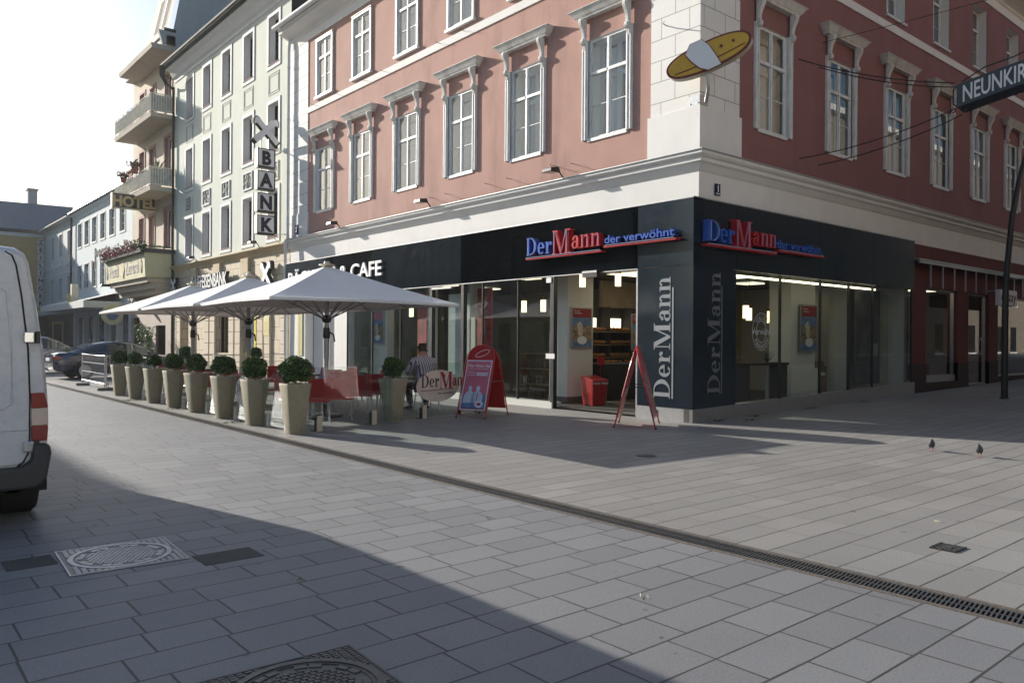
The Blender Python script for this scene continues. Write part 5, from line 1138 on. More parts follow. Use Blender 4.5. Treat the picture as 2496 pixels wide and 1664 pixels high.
# parasols
def parasol(x,y,label,rz=0):
    t=thing('parasol',label,'parasol',(x,y,0),rz,'square pale parasols over the terrace'); h=1.97; zr,za=2.33,3.12
    b=MB(); n=8
    def cp(side,u,k):   # u -1..1 along the edge, k 0 rim..1 apex
        s=1-k; x_,y_=[(u*h,-h),(h,u*h),(-u*h,h),(-h,-u*h)][side]
        z=zr+(za-zr)*(k**1.08)-.045*math.sin(PI*min(1,k*1.05))*(1-abs(2*abs(u)-1))*1.2-.0
        if k==0: z+=.02*(1-abs(u))
        return (x_*s+0,y_*s,z)
    for side in range(4):
        vs=[cp(side,-1+2*i/n,j/n*.97) for j in range(n+1) for i in range(n+1)]
        b.add(vs,[(j*(n+1)+i,j*(n+1)+i+1,(j+1)*(n+1)+i+1,(j+1)*(n+1)+i) for j in range(n) for i in range(n)])
        for i in range(n):
            p,q=cp(side,-1+2*i/n,0),cp(side,-1+2*(i+1)/n,0); b.quad(p,q,(q[0],q[1],q[2]-.05),(p[0],p[1],p[2]-.05))
    b.build('canopy',M['canvas'],t,smooth=25)
    b=MB(); b.lathe([(.001,.10),(.05,.11),(.07,.06),(.16,.045),(.17,.03),(.05,.0),(.05,-.1)],(0,0,za-.02),16); b.build('top_cap',M['ivoryp'],t,smooth=40)
    b=MB(); b.tube([(0,0,.02),(0,0,za-.05)],.043,12); b.tube([(0,0,1.2),(0,0,1.9)],.052,12); b.build('pole',M['pole'],t,smooth=60)
    b=MB(); b.lathe([(.06,-.08),(.10,-.03),(.10,.03),(.06,.08)],(0,0,2.02),12); b.tube([(.05,-.03,1.75),(.12,-.08,1.7),(.14,-.09,1.55)],.018,6); b.lathe([(.065,0),(.075,.05),(.065,.22)],(0,0,1.62),10); b.build('hub',M['dark'],t,smooth=50)
    for k in range(8):
        a=k*PI/4; rad=h*(1.414 if k%2 else 1.0)*.985; d=Vector((math.cos(a),math.sin(a),0)); 
        b=MB(); b.tube([d*.07+Vector((0,0,za-.10)),d*rad+Vector((0,0,zr-.03))],.016,6); b.build('rib',M['pole'],t)
        m=.52; p=d*rad*m+Vector((0,0,zr-.06+(za-zr)*(1-m)))
        b=MB(); b.tube([d*.08+Vector((0,0,2.03)),p],.015,6); b.build('strut',M['pole'],t)
    b=MB(); b.lathe([(.36,0),(.36,.05),(.30,.07),(.07,.08),(.06,.30)],n=20); b.build('base',M['dark'],t); return t
parasol(-5.15,5.37,'nearest square parasol, in front of the bakery CAFE lettering',R(-2))
parasol(-5.22,9.35,'middle square parasol of the three on the terrace')
parasol(-5.28,13.25,'farthest square parasol, at the left end of the terrace')
# tables & chairs
def table(x,y,rz,label):
    t=thing('cafe_table',label,'table',(x,y,0),rz,'square metal cafe tables on the terrace')
    b=MB(); b.box(-.36,-.36,.715,.36,.36,.735); b.build('tabletop',mat('silver_tabletop',(.55,.56,.56),.2,metal=.5),t,bevel=.008)
    b=MB(); b.box(-.365,-.365,.69,.365,.365,.714); b.build('table_edge',M['dark'],t)
    b=MB(); b.tube([(0,0,.03),(0,0,.7)],.035,8); b.build('column',M['steel'],t)
    for a in range(4): b=MB(); b.tube([(0,0,.05),(.32*math.cos(a*PI/2+.78),.32*math.sin(a*PI/2+.78),.02)],.02,6); b.build('foot',M['steel'],t)
    return t
tabs=[(-5.55,5.15,8,'near the parasol pole at the front of the terrace'),(-4.0,6.2,-6,'behind the pot that stands in front of the terrace glass'),(-2.95,6.25,5,'in front of the seated man'),(-5.9,8.1,3,'beside the third pot of the terrace row'),(-3.5,9.0,0,'before the red banner window'),(-5.9,10.9,5,'beside the fifth pot of the terrace row'),(-3.6,12.2,0,'before the far shop window'),(-5.8,13.2,0,'under the farthest parasol')]
tabs=[t_ for i,t_ in enumerate(tabs) if i!=1]
for x,y,a,l in tabs: table(x,y,R(a),'square silver cafe table '+l)
ch0=None; G_ch='red plastic chairs with metal legs on the terrace'
def chair(x,y,a,label):
    """a: direction the sitter faces, degrees from +Y towards -X"""
    global ch0
    if ch0: return dup(ch0,(x,y,0),R(a),label)
    t=ch0=thing('cafe_chair',label,'chair',(x,y,0),R(a),G_ch)
    b=MB(); vs=[];n=6
    for j in range(5):
        for i in range(n+1): 
            u=-1+2*i/n; y_=-.2+j*.1; vs.append((u*.225,y_,.45-.012*(1-u*u)-(.02 if j==4 else 0)+.0))
    o=[(q[0],q[1],q[2]-.018) for q in vs]; f=[(j*7+i,j*7+i+1,(j+1)*7+i+1,(j+1)*7+i) for j in range(4) for i in range(6)]
    b.add(vs,f); b.add(o,f); b.box(-.225,-.205,.405,.225,-.195,.449); b.box(-.225,.195,.405,.225,.2,.425); b.box(-.228,-.2,.405,-.222,.2,.447); b.box(.222,-.2,.405,.228,.2,.447); b.build('seat',M['red'],t,smooth=50)
    b=MB(); vs=[]
    for k,dy in ((0,0),(1,-.014)):
        for j in range(7):
            for i in range(9):
                u=-1+2*i/8; z=.45+j*.068; vs.append((u*.225*(1+.02*j/6),-.205-.09*(j/6)+.035*u*u*(j/6)+dy+.008,z))
    f=[(s+j*9+i,s+j*9+i+1,s+(j+1)*9+i+1,s+(j+1)*9+i) for s in (0,63) for j in range(6) for i in range(8)]
    f+=[(54+i,55+i,118+i,117+i) for i in range(8)]+[(j*9,(j+1)*9,63+(j+1)*9,63+j*9) for j in range(6)]+[(8+j*9,8+(j+1)*9,71+(j+1)*9,71+j*9) for j in range(6)]
    b.add(vs,f); b.build('backrest',M['red'],t,smooth=60)
    for sx,sy in ((1,1),(-1,1),(1,-1),(-1,-1)):
        b=MB(); b.tube([(sx*.185,sy*.165,.42),(sx*.225,sy*.215,.0)],.0135,7); b.build('leg',M['steel'],t)
    b=MB(); b.tube([(-.19,-.18,.36),(-.19,.18,.36)],.01,5); b.tube([(.19,-.18,.36),(.19,.18,.36)],.01,5); b.build('stretcher',M['steel'],t)
    return t
CH=[(-5.85,4.42,-8,'red chair with its back to the street right of the nearest pot'),(-5.22,4.66,-20,'red chair with its back to the street under the parasol pole'),(-5.75,5.85,175,'red chair facing the street behind the front table'),(-5.05,5.75,120,'red chair angled beside the parasol pole'),
 (-4.35,5.3,-35,'red chair turned sideways behind the front pot'),(-4.0,6.3,60,'red chair facing the glass beside the front pot'),(-3.75,5.55,-60,'red chair between the front pot and the man'),
 (-3.55,7.05,190,'red chair facing the seated man across his table'),(-2.72,6.95,140,'red chair at the far right corner of the man\'s table'),
 (-6.1,7.4,0,'red chair with its back to the street by the third pot'),(-5.8,8.85,180,'red chair facing the street by the fourth pot'),(-5.2,8.1,90,'red chair facing the pots beside the fourth pot table'),
 (-3.6,8.3,0,'red chair in front of the red banner window table'),(-3.4,9.7,180,'red chair behind the red banner window table'),(-2.8,9.0,90,'red chair next to the shop window by the banner'),
 (-6.0,10.2,0,'red chair before the fifth pot table'),(-5.8,11.65,180,'red chair behind the fifth pot table'),(-3.7,11.5,0,'red chair before the far shop window table'),(-3.5,12.9,180,'red chair behind the far shop window table'),(-5.9,12.5,0,'red chair before the farthest parasol pole'),(-5.7,13.95,180,'red chair behind the farthest parasol pole')]
for c in CH: chair(*c)
def menu(x,y,label):
    t=thing('menu_holder',label,'menu holder',(x,y,.735),R(20),'small menu holders on the cafe tables'); b=MB(); b.hexa([(-.06,-.04,0),(.06,-.04,0),(.06,.04,0),(-.06,.04,0)],[(-.06,-.005,.15),(.06,-.005,.15),(.06,.005,.15),(-.06,.005,.15)]); b.build('card',mat('blue_menu_card',(.20,.30,.50),.4),t)
    b=MB(); b.lathe([(.05,0),(.055,.03),(.045,.03),(.04,.008)],(.14,.03,0),12); b.build('ashtray',M['dark'],t)
menu(-5.4,5.05,'blue menu card on the front table beside the parasol pole'); menu(-3.45,8.9,'blue menu card on the table before the red banner window')
t=thing('drinking_glass','white cup and glass on the table in front of the seated man','cup',(-3.15,6.3,.736)); b=MB(); b.lathe([(.03,0),(.035,.12),(.03,.12),(.026,.01)],n=12); b.build('glass',M['lettw'],t); b=MB(); b.lathe([(.06,0),(.07,.012),(.03,.012),(.04,.06),(.035,.06),(.025,.02)],(.2,-.05,0),12); b.build('cup',M['lettw'],t)
# ================= PERSON =================
def skin(name,vs,es,m,parent=None,sub=2,root=0):
    me=bpy.data.meshes.new(name); bm=bmesh.new(); bm.verts.ensure_lookup_table(); L=bm.verts.layers.skin.verify(); V=[]
    for i,(p,r) in enumerate(vs):
        v=bm.verts.new(p); rr_=(r,r) if isinstance(r,(int,float)) else r; v[L].radius=rr_; v[L].use_root=(i==root); V.append(v)
    for a,c in es: bm.edges.new((V[a],V[c]))
    bm.to_mesh(me); bm.free(); me.materials.append(m); o=bpy.data.objects.new(name,me); COL.objects.link(o)
    if parent: o.parent=parent
    s=o.modifiers.new('skin','SKIN'); s.use_smooth_shade=True; d=o.modifiers.new('sub','SUBSURF'); d.levels=sub; d.render_levels=sub
    return o
pt=thing('person','person in striped shirt and dark trousers sitting at a cafe table, back to the street','person',(-2.66,5.4,0),R(-6)); pt.scale=(1.22,1.1,1.04)
V=[((0,0,.52),(.14,.11)),((0,.03,.74),(.13,.10)),((0,.08,.98),(.15,.10)),((0,.12,1.12),.08),((0,.16,1.19),.05),((0,.19,1.255),(.07,.08)),((0,.195,1.34),(.078,.095)),((0,.20,1.40),(.06,.07)),
 ((0,.315,1.29),.012),((.09,.19,1.30),.012),((-.09,.19,1.30),.012)]
E=[(0,1),(1,2),(2,3),(3,4),(4,5),(5,6),(6,7),(5,8),(5,9),(5,10)]
def limb(pts,root):
    k=root
    for p,r in pts: V.append((p,r)); E.append((k,len(V)-1)); k=len(V)-1
    return k
for s in (-1,1):
    h=limb([((.19*s,.12,1.08),.06),((.27*s,.18,.85),.045),((.17*s,.42,.79),.035),((.13*s,.47,.785),(.04,.02)),((.12*s,.53,.78),(.042,.016))],3)
    for q in range(4):
        x=.12*s+(-.03+q*.02); L_=(.05,.06,.055,.045)[q]; limb([((x,.56,.785),.009),((x,.56+L_,.775),.008),((x,.575+L_,.755),.006)],h)
    limb([((.12*s-.05*s,.50,.78),.010),((.12*s-.065*s,.54,.77),.008)],h-1)
    limb([((.10*s,.06,.52),.095),((.15*s,.42,.52),.07),((.15*s,.40,.28),.055),((.14*s,.24 if s>0 else .36,.10),.04),((.14*s,.36 if s>0 else .48,.04),(.04,.03))],0)
skin('body',V,E,M['skin'],pt)
sv=[((0,.0,.50),(.185,.15)),((0,.02,.72),(.175,.14)),((0,.075,.96),(.19,.13)),((0,.11,1.10),(.12,.10)),((0,.14,1.165),.075)]; se=[(0,1),(1,2),(2,3),(3,4)]
for s in (-1,1):
    i=len(sv); sv+=[((.19*s,.115,1.075),.085),((.28*s,.18,.86),.068),((.20*s,.36,.80),.052)]; se+=[(3,i),(i,i+1),(i+1,i+2)]
skin('shirt',sv,se,M['shirt'],pt)
tv=[((0,.0,.50),(.18,.13))]; te=[]
for s in (-1,1):
    i=len(tv); tv+=[((.11*s,.1,.53),.11),((.155*s,.44,.53),.085),((.155*s,.41,.28),.07),((.145*s,.25 if s>0 else .37,.12),.06)]; te+=[(0,i),(i,i+1),(i+1,i+2),(i+2,i+3)]
skin('trousers',tv,te,M['trousers'],pt)
hv=[((0,.185,1.405),(.080,.088)),((0,.15,1.345),(.080,.068)),((0,.13,1.285),(.06,.035)),((0,.24,1.43),(.06,.04))]; skin('hair',hv,[(0,1),(1,2),(0,3)],M['hair'],pt,root=1)
for s in (-1,1): yy=.25 if s>0 else .37; skin('shoe',[((.145*s,yy-.06,.05),(.045,.04)),((.145*s,yy+.06,.045),(.05,.035)),((.145*s,yy+.19,.03),(.045,.025))],[(0,1),(1,2)],M['black'],pt)
chair(-2.66,5.36,-6,'red chair the man in the striped shirt is sitting on')
# ================= PAVEMENT BOARDS =================
def aframe(name,label,feetA,feetB,ztop,arch,poster):
    (a0,a1),(b0,b1)=feetA,feetB; a0,a1,b0,b1=[Vector((p[0],p[1],0)) for p in (a0,a1,b0,b1)]
    cen=(a0+a1+b0+b1)/4; t=thing(name,label,'pavement board',cen); top0=(a0+b0)/2; top1=(a1+b1)/2
    for k,(f0,f1) in enumerate(((a0,a1),(b0,b1))):
        f0,f1=f0-cen,f1-cen; t0,t1=top0-cen,top1-cen; nx=(f1-f0).normalized(); w=(f1-f0).length
        up=((t0+t1)/2-(f0+f1)/2); up.z=ztop; L=up.length; upn=up.normalized(); nrm=nx.cross(upn).normalized()
        out=(f0+f1)/2-(t0+t1)/2
        if nrm.dot(out)<0: nrm=-nrm
        fn=lambda u,v,h,f0=f0,nx=nx,upn=upn,nrm=nrm: f0+nx*u+upn*v+nrm*h
        z0=.17; R_=w/2
        pts=[(0.02,z0),(w-.02,z0),(w-.02,L-R_)]+[(w/2+(R_-.02)*math.cos(R(q)),L-R_+R_*.98*math.sin(R(q))) for q in range(10,171,10)]+[(.02,L-R_)]
        b=MB(); b.prism(pts,fn,-.012,.0); b.build('board_panel',M['redp'],t)
        b=MB(); b.tube([fn(.0,0,0),fn(.0,L-R_,0)]+[fn(w/2-R_*math.cos(R(q)),L-R_+R_*math.sin(R(q)),0) for q in range(10,171,10)]+[fn(w,L-R_,0),fn(w,0,0)],.014,7); b.build('tube_frame',M['redp'],t)
        b=MB(); 
        for u in (0,w): b.lathe([(.018,0),(.018,.03)],tuple(fn(u,.0,0)),8)
        b.build('rubber_foot',M['black'],t)
        b=MB(); flip=(nx.cross(upn)).dot(nrm)>0
        U=(lambda u:w-u) if not flip else (lambda u:u)
        def Q(u0,v0,u1,v1,h,mi): b.add([fn(U(u0),v0,h),fn(U(u1),v0,h),fn(U(u1),v1,h),fn(U(u0),v1,h)],[(0,1,2,3)],mi)
        if poster:
            H=L-R_+.0; hb=H-z0-.03; f2=lambda u,v,h:fn(U(u),v,h); v0=z0+.02
            b.prism([(.035,v0-.015),(w-.035,v0-.015),(w-.035,H),(.035,H)],f2,.001,.006,3)
            Q(.06,v0+.01,w-.06,H-.03,.0068,0); Q(.061,v0+.02,w-.061,v0+.32,.0074,1); Q(.061,v0+.01,w-.061,v0+.035,.0082,2)
            Q(.30,H-.27,w-.1,H-.30,.0074,3); Q(.30,H-.31,w-.1,H-.34,.0074,3); Q(.09,H-.25,.25,H-.26,.0074,3); Q(.09,H-.29,.27,H-.30,.0074,3); Q(.09,H-.33,.27,H-.34,.0074,3)
            for cx,cw,hd in ((.22,.13,.50),(.40,.14,.46)):
                b.prism([(cx-cw,v0+.14),(cx+cw,v0+.14),(cx+cw*.95,v0+.30),(cx+cw*.6,v0+.37),(cx+.03,v0+.40),(cx-.03,v0+.40),(cx-cw*.6,v0+.37),(cx-cw*.95,v0+.30)],f2,.0078,.0086,4)
                b.prism([(cx+.045*math.cos(R(q)),v0+.45+.06*math.sin(R(q))) for q in range(0,360,30)],f2,.0078,.0088,4)
            b.prism([(.47+.10*math.cos(R(q)),v0+.12+.075*math.sin(R(q))) for q in range(0,360,24)],f2,.0088,.0096,3)
            b.prism([(.47+.05*math.cos(R(q)),v0+.12+.03*math.sin(R(q))) for q in range(0,360,24)],f2,.0098,.0104,2)
            Q(.39,v0+.2,.41,v0+.36,.0092,2)
            b.build('poster_sheet',[M['pst'],M['sky_b'],M['pst2'],mat('poster_white',(.66,.62,.68),.4),mat('poster_pale_figure',(.50,.56,.70),.4)],t)
            b=MB(); text(b,'Hier fehlen Sie',.092,lambda u,v,h:f2(.075+u,H-.155+v,.0074+h),0,.001,bold=.006,sx=.94); text(b,'Verstärken Sie unser Team als Mitarbeiter',.03,lambda u,v,h:f2(.075+u,H-.20+v,.0074+h),0,.001,sx=.94); b.build('poster_text',M['lettw'],t)
            b=MB(); 
            for p in arc(w/2+.03,L-R_*.55,(.17,.065),(.155,.052),0,360,24): b.prism([(w/2+.03+(u-w/2-.03)*.93-(v-(L-R_*.55))*.37,L-R_*.55+(u-w/2-.03)*.37+(v-(L-R_*.55))*.93) for u,v in p],f2,.002,.004)
            b.build('loaf_outline',M['lettw'],t)
        else: 
            Q(.05,z0+.03,w-.05,L-R_,.002,0); b.build('poster_sheet',mat('dim_side_poster',(.28,.16,.17),.5,var=.5,vs_=5),t)
    b=MB()
    for a_,c_ in ((a0,b0),(a1,b1)):
        p=a_.lerp((a_+c_)/2,.5)-cen; q=c_.lerp((a_+c_)/2,.5)-cen; p.z=q.z=ztop*.5; b.tube([p,q],.009,5)
    b.build('hinge_bar',M['dark'],t); return t
aframe('pavement_board','red arched pavement board with a pink poster beside the terrace glass',((-3.12,3.59),(-2.85,2.98)),((-2.17,4.03),(-1.85,3.45)),1.50,1,1)
aframe('pavement_board','red arched pavement board seen edge on in front of the bakery entrance',((-1.85,.38),(-1.12,.92)),((-1.44,-.27),(-.53,.39)),1.52,1,0)
# ================= LOAF SIGN =================
t=thing('loaf_sign','golden loaf shaped sign with a white cloth on a curved bracket at the building corner','sign'); 
t.matrix_world=Matrix.Translation((-.02,-.33,7.14))@Matrix.Rotation(R(-66),4,'Z')
ca,sa=math.cos(R(17)),math.sin(R(17)); rt=lambda u,v:(u*ca-v*sa,u*sa+v*ca)
def loafp(a,bb): return [rt(a*math.copysign(abs(math.cos(R(q)))**.8,math.cos(R(q))),bb*math.copysign(abs(math.sin(R(q)))**.9,math.sin(R(q)))) for q in range(0,360,9)]
f=lambda u,v,h:(u,-h,v)
b=MB(); b.prism(loafp(.84,.275),f,-.18,-.001); b.build('sign_body',M['ivoryp'],t); b=MB(); b.prism(loafp(.845,.28),f,0,.02); b.build('edge_trim',M['maroon'],t); b=MB(); b.prism(loafp(.80,.24),f,.0205,.035); b.build('loaf_face',M['loaf'],t)
b=MB(); b.tube([Vector(f(*rt(-.7+i*.1,-.10-.03*math.sin(i*.25)),.04)) for i in range(15)],.010,5); b.lathe([(.03,0),(.03,.01)],(0,0,0),8)
for u in (.28,.52): 
    p=rt(u,.05); b.prism([(p[0]+.03*math.cos(R(q)),p[1]+.03*math.sin(R(q))) for q in range(0,360,40)],f,.0355,.045)
b.build('dark_line',M['maroon'],t)
b=MB(); b.prism([(-.33,.24),(-.12,.30),(.02,.18),(.16,-.04),(.26,-.22),(.02,-.30),(-.14,-.24),(-.30,-.10),(-.42,.05)],f,.036,.075); b.build('white_cloth',M['lettw'],t)
b=MB(); b.prism([(-.345,.25),(-.12,.315),(.03,.19),(.175,-.03),(.28,-.23),(.02,-.315),(-.15,-.25),(-.315,-.11),(-.44,.05)],f,.0352,.06); b.build('cloth_edge',M['maroon'],t)
b=MB(); b.tube([(-.05,.06,-.25),(-.02,.06,-.45),(-.02,.12,-.62),(-.1,.30,-.80)],.035,8); b.build('bracket',M['alu'],t,smooth=60)
t2=thing('sign_mounting_plate','square metal plates with bolts holding the loaf sign on the white quoin','bracket',(.268,.068,6.12)); b=MB(); b.box(-.006,-.0,0,.0,.30,.42); b.box(0,-.006,0,.26,0,.42)
for y in (.05,.23):
    for z in (.05,.27): b.sphere((-.01,y,z),.014,.014,.014,6); b.sphere((y*.8,-.01,z),.014,.014,.014,6)
b.build('plate',M['alu'],t2)
t=thing('iron_hook','small curly iron hook high on the corner quoin above the loaf sign','hook',(.27,.62,8.02)); b=MB(); b.tube([(0,0,0),(-.25,.1,.02),(-.33,.14,.06),(-.3,.12,.1)],.012,5); b.build('hook',M['steel'],t)
# ================= STREET NAME ARCH, CHAINS =================
t=thing('street_arch_sign','dark arched street name lightbox hanging on chains over the side street','sign',(4.3,-3.2,0))
zt=lambda s:6.80+.20*s-.030*s*s
b=MB(); N_=24; SL=6.6
for i in range(N_):
    s0,s1=SL*i/N_,SL*(i+1)/N_
    b.hexa([(0,-s0,zt(s0)-.46),(0,-s1,zt(s1)-.46),(.5,-s1,zt(s1)-.46),(.5,-s0,zt(s0)-.46)],[(0,-s0,zt(s0)),(0,-s1,zt(s1)),(.5,-s1,zt(s1)),(.5,-s0,zt(s0))])
b.build('box',M['navy'],t)
b=MB(); text(b,'NEUNKIRCHNER STRASSE',.47,lambda u,v,h:(-.003-h,-.10-u,zt(.10+u)-.39+v),0,.006,bold=.012,sx=.56); b.build('lettering',M['lettw'],t)
b=MB(); b.tube([(.0,-.1,zt(.1)+.02),(.02,-.5,zt(.5)+.14),(.0,-1.0,zt(1)+.12),(0,-1.6,zt(1.6)+.2)],.014,5); b.tube([(.5,.02,6.35),(.25,.16,6.5),(.1,.1,6.75),(.1,-.05,6.84)],.014,5)
for y,z in ((.1,6.28),(-.1,6.25)): b.tube([(.1,y,z),(.1,y+.06,z+.05),(.1,y,z+.1),(.1,y-.06,z+.05),(.1,y,z)],.012,5)
b.build('iron_scroll',M['dark'],t)
def cable(name,label,a,c,sag,r=.012,n=14):
    a,c=Vector(a),Vector(c); b=MB(); b.tube([a.lerp(c,i/n)-Vector((0,0,sag*4*(i/n)*(1-i/n))) for i in range(n+1)],r,5)
    return tag(b.build(name,M['dark']),label,'chain' if 'chain' in name else 'wire','suspension chains of the street name sign' if 'chain' in name else None)
cable('suspension_chain','upper chain on the left from the red wall to the street name sign',(4.01,.08,8.13),(4.35,-3.15,6.86),.12)
cable('suspension_chain','upper chain on the right from the red wall to the street name sign',(4.93,.08,8.16),(4.75,-3.15,6.86),.12)
cable('suspension_chain','lower chain on the left from the red wall to the street name sign',(4.07,.08,5.85),(4.35,-3.15,6.33),.12)
cable('suspension_chain','lower chain on the right from the red wall to the street name sign',(4.93,.08,5.83),(4.75,-3.15,6.3),.12)
cable('overhead_wire','thin overhead wire from the second shaded window hood to the right picture edge',(5.1,.08,8.79),(7.5,-13.05,9.6),.15,.007)
# ================= LAMP POST =================
t=thing('lamp_post','tall dark curved lamp post standing on the pavement near the right picture edge','lamp post',(10.0,-2.28,.2))
b=MB(); P_=[(0,0,0),(.0,0,1.0),(0,0,2.0),(.04,0,3.0),(.26,0,3.95),(.48,0,4.75),(.98,0,5.75),(1.7,0,6.8),(2.7,0,7.6)]; b.tube(P_,.1,12,rs=[.082,.08,.078,.075,.072,.07,.066,.06,.05]); b.lathe([(.12,0),(.12,.02),(.082,.04)],n=14); b.build('post',M['dark'],t,smooth=60)
b=MB(); b.hexa([(2.5,-.2,7.5),(3.6,-.2,7.75),(3.6,.2,7.75),(2.5,.2,7.5)],[(2.5,-.15,7.7),(3.6,-.1,7.85),(3.6,.1,7.85),(2.5,.15,7.7)]); b.build('lamp_head',M['alu'],t)
# ================= STEEL BARRIERS =================
def barrier(x,y,rz,L,label):
    t=thing('crowd_barrier',label,'barrier',(x,y,0),rz,'mobile steel barriers at the end of the terrace')
    b=MB(); b.tube([(0,0,.12),(0,0,1.05),(L,0,1.05),(L,0,.12)],.021,7); b.tube([(0,0,.2),(L,0,.2)],.018,6); b.tube([(0,0,.8),(L,0,.8)],.01,5); b.tube([(0,0,.5),(L,0,.5)],.01,5); b.build('tube_frame',M['steel'],t)
    b=MB(); 
    for i in range(1,int(L/.1)): b.tube([(i*.1,0,.2),(i*.1,0,1.04)],.0035,4)
    b.build('wire_mesh',M['steel'],t)
    for u in (.05,L-.05): b=MB(); b.box(u-.09,-.2,0,u+.09,.2,.09); b.tube([(u,0,.1),(u,0,.3)],.015,5); b.build('foot_block',mat('concrete_foot',(.20,.21,.19),.9,bmp=.3),t,bevel=.02)
barrier(-6.78,16.6,R(89),3.3,'steel barrier panel along the street in front of the dark blue car')
barrier(-6.7,16.75,R(8),3.4,'steel barrier panel across the back of the terrace behind the far pots')
barrier(-3.2,17.3,R(6),2.6,'steel barrier panel across the back of the terrace before the bank front')
# ================= VEHICLES =================
def car(name,label,paint,x,y,rz,sc=(1,1,1),hatch=False):
    t=thing(name,label,'car',(x,y,0),rz); t.scale=sc
    st=[(-2.45,.68,.50,.80),(-2.41,.80,.36,.95),(-2.25,.87,.28,1.02),(-1.9,.90,.24,1.04),(-1.4,.92,.22,1.0),(-.7,.925,.2,.97),(0,.925,.2,.95),(.7,.92,.2,.93),(1.3,.915,.22,.90),(1.8,.89,.24,.84),(2.2,.83,.28,.76),(2.38,.74,.34,.68),(2.46,.6,.42,.58)]
    b=MB(); ring=[]
    for x_,w,zb,zd in st:
        hs=[(0,zb),(w*.9,zb),(w*.99,zb+.08),(w,(zb+zd)/2-.05),(w*.985,zd-.12),(w*.93,zd-.03),(w*.75,zd),(0,zd+.02)]
        ring.append([(x_,-a,z) for a,z in hs]+[(x_,a,z) for a,z in hs[::-1]][1:-1])
    n=len(ring[0]); vs=[p for r_ in ring for p in r_]
    b.add(vs,[(i*n+k,i*n+(k+1)%n,(i+1)*n+(k+1)%n,(i+1)*n+k) for i in range(len(st)-1) for k in range(n)]+[tuple(range(n)),tuple((len(st)-1)*n+k for k in range(n))])
    gh=[(-2.0,1.03,.72,1.035),(-1.5,.99,.68,1.20),(-1.0,.97,.63,1.36),(-.55,.96,.60,1.435),(0,.95,.59,1.46),(.35,.94,.59,1.445),(.75,.93,.62,1.30),(1.15,.92,.68,1.08),(1.4,.90,.74,.93)]
    if hatch: gh=[(-2.35,1.0,.70,1.05),(-2.15,1.0,.66,1.30),(-1.8,.98,.63,1.45),(-.9,.96,.62,1.5),(0,.95,.61,1.51),(.4,.94,.61,1.47),(.85,.93,.64,1.30),(1.3,.92,.70,1.07),(1.55,.9,.76,.93)]
    rg=[[(x_,-.86,zb),(x_,-tw-.02,zt_-.06),(x_,-tw+.08,zt_),(x_,tw-.08,zt_),(x_,tw+.02,zt_-.06),(x_,.86,zb)] for x_,zb,tw,zt_ in gh]
    vs=[p for r_ in rg for p in r_]
    b.add(vs,[(i*6+k,i*6+k+1,(i+1)*6+k+1,(i+1)*6+k) for i in range(len(gh)-1) for k in range(5)])
    o=b.build('body',paint,t,smooth=50)
    def gq(i0,i1,name_):
        g=MB()
        for i in range(i0,i1):
            a,c=rg[i],rg[i+1]; g.quad(*[(p[0],p[1],p[2]+.006) for p in (a[2],a[3],c[3],c[2])])
        g.build(name_,M['carglass'],t,smooth=60)
    gq(0,2,'rear_window'); gq(5,8,'windscreen')
    lo=lambda i,sg,f:Vector(rg[i][0 if sg<0 else 5]).lerp(Vector(rg[i][1 if sg<0 else 4]),f)+Vector((0,sg*.008,0))
    for sg in (-1,1):
        for seg in ((1,3),(3,4),(4,7)):
            g=MB(); idx=list(range(seg[0],seg[1]+1)); low=[lo(i,sg,.12) for i in idx]; up=[lo(i,sg,.93) for i in idx]
            if seg[0]==1: up[0]=lo(1,sg,.75)
            if seg[0]==4: up[-1]=lo(7,sg,.5)
            low[0].x+=.04; up[0].x+=.04; low[-1].x-=.03; up[-1].x-=.03
            g.add(low+up,[(k,k+1,k+1+len(idx),k+len(idx)) for k in range(len(idx)-1)]); g.build('side_window',M['carglass'],t,smooth=60)
        g=MB(); g.tube([lo(i,sg,.97)+Vector((0,sg*.006,0)) for i in range(1,8)],.009,4); g.tube([lo(i,sg,.07)+Vector((0,sg*.006,0)) for i in range(0,9)],.008,4); g.build('window_trim',M['chrome'],t)
        g=MB(); g.sphere((.95,sg*.98,1.0),.08,.11,.07,10); g.build('mirror',paint,t,smooth=60)
        g=MB(); g.box(-2.44,sg*.62,.74,-2.2,sg*.885,.90); g.build('tail_light',M['lampr'],t,bevel=.02)
        g=MB(); g.box(2.2,sg*.45,.60,2.41,sg*.80,.70); g.build('headlight',M['chrome'],t,bevel=.02)
        g=MB(); g.box(-.35,sg*.935,.80,-.15,sg*.95,.83); g.box(.65,sg*.935,.80,.85,sg*.95,.83); g.build('door_handle',M['chrome'],t)
        for wx in (-1.42,1.42):
            g=MB(); q=[(wx+.39*math.cos(R(a)),.34+.39*math.sin(R(a))) for a in range(-20,201,11)]; g.prism(q,lambda u,v,h:(u,h,v),sg*.80,sg*.931); g.build('wheel_arch',M['black'],t)
            g=MB(); T0=g.T; g.T=Matrix.Translation((wx,sg*.86,.335))@Matrix.Rotation(PI/2,4,'X'); g.lathe([(.21,-.1),(.31,-.1),(.335,-.07),(.335,.07),(.31,.1),(.21,.1)],n=28); w_=g.build('wheel',M['black'],t,smooth=40)
            g=MB(); g.T=Matrix.Translation((wx,sg*.94,.335))@Matrix.Rotation(PI/2,4,'X'); g.lathe([(.20,-.03),(.215,-.03),(.215,.03),(.20,.03)],n=28); g.lathe([(.05,-.02),(.05,.03)],n=12)
            for k in range(10): g.T=Matrix.Translation((wx,sg*.94,.335))@Matrix.Rotation(PI/2,4,'X')@Matrix.Rotation(k*PI/5,4,'Z'); g.box(.04,-.022,-.015,.2,.022,.015)
            g.build('rim',M['alu'],w_)
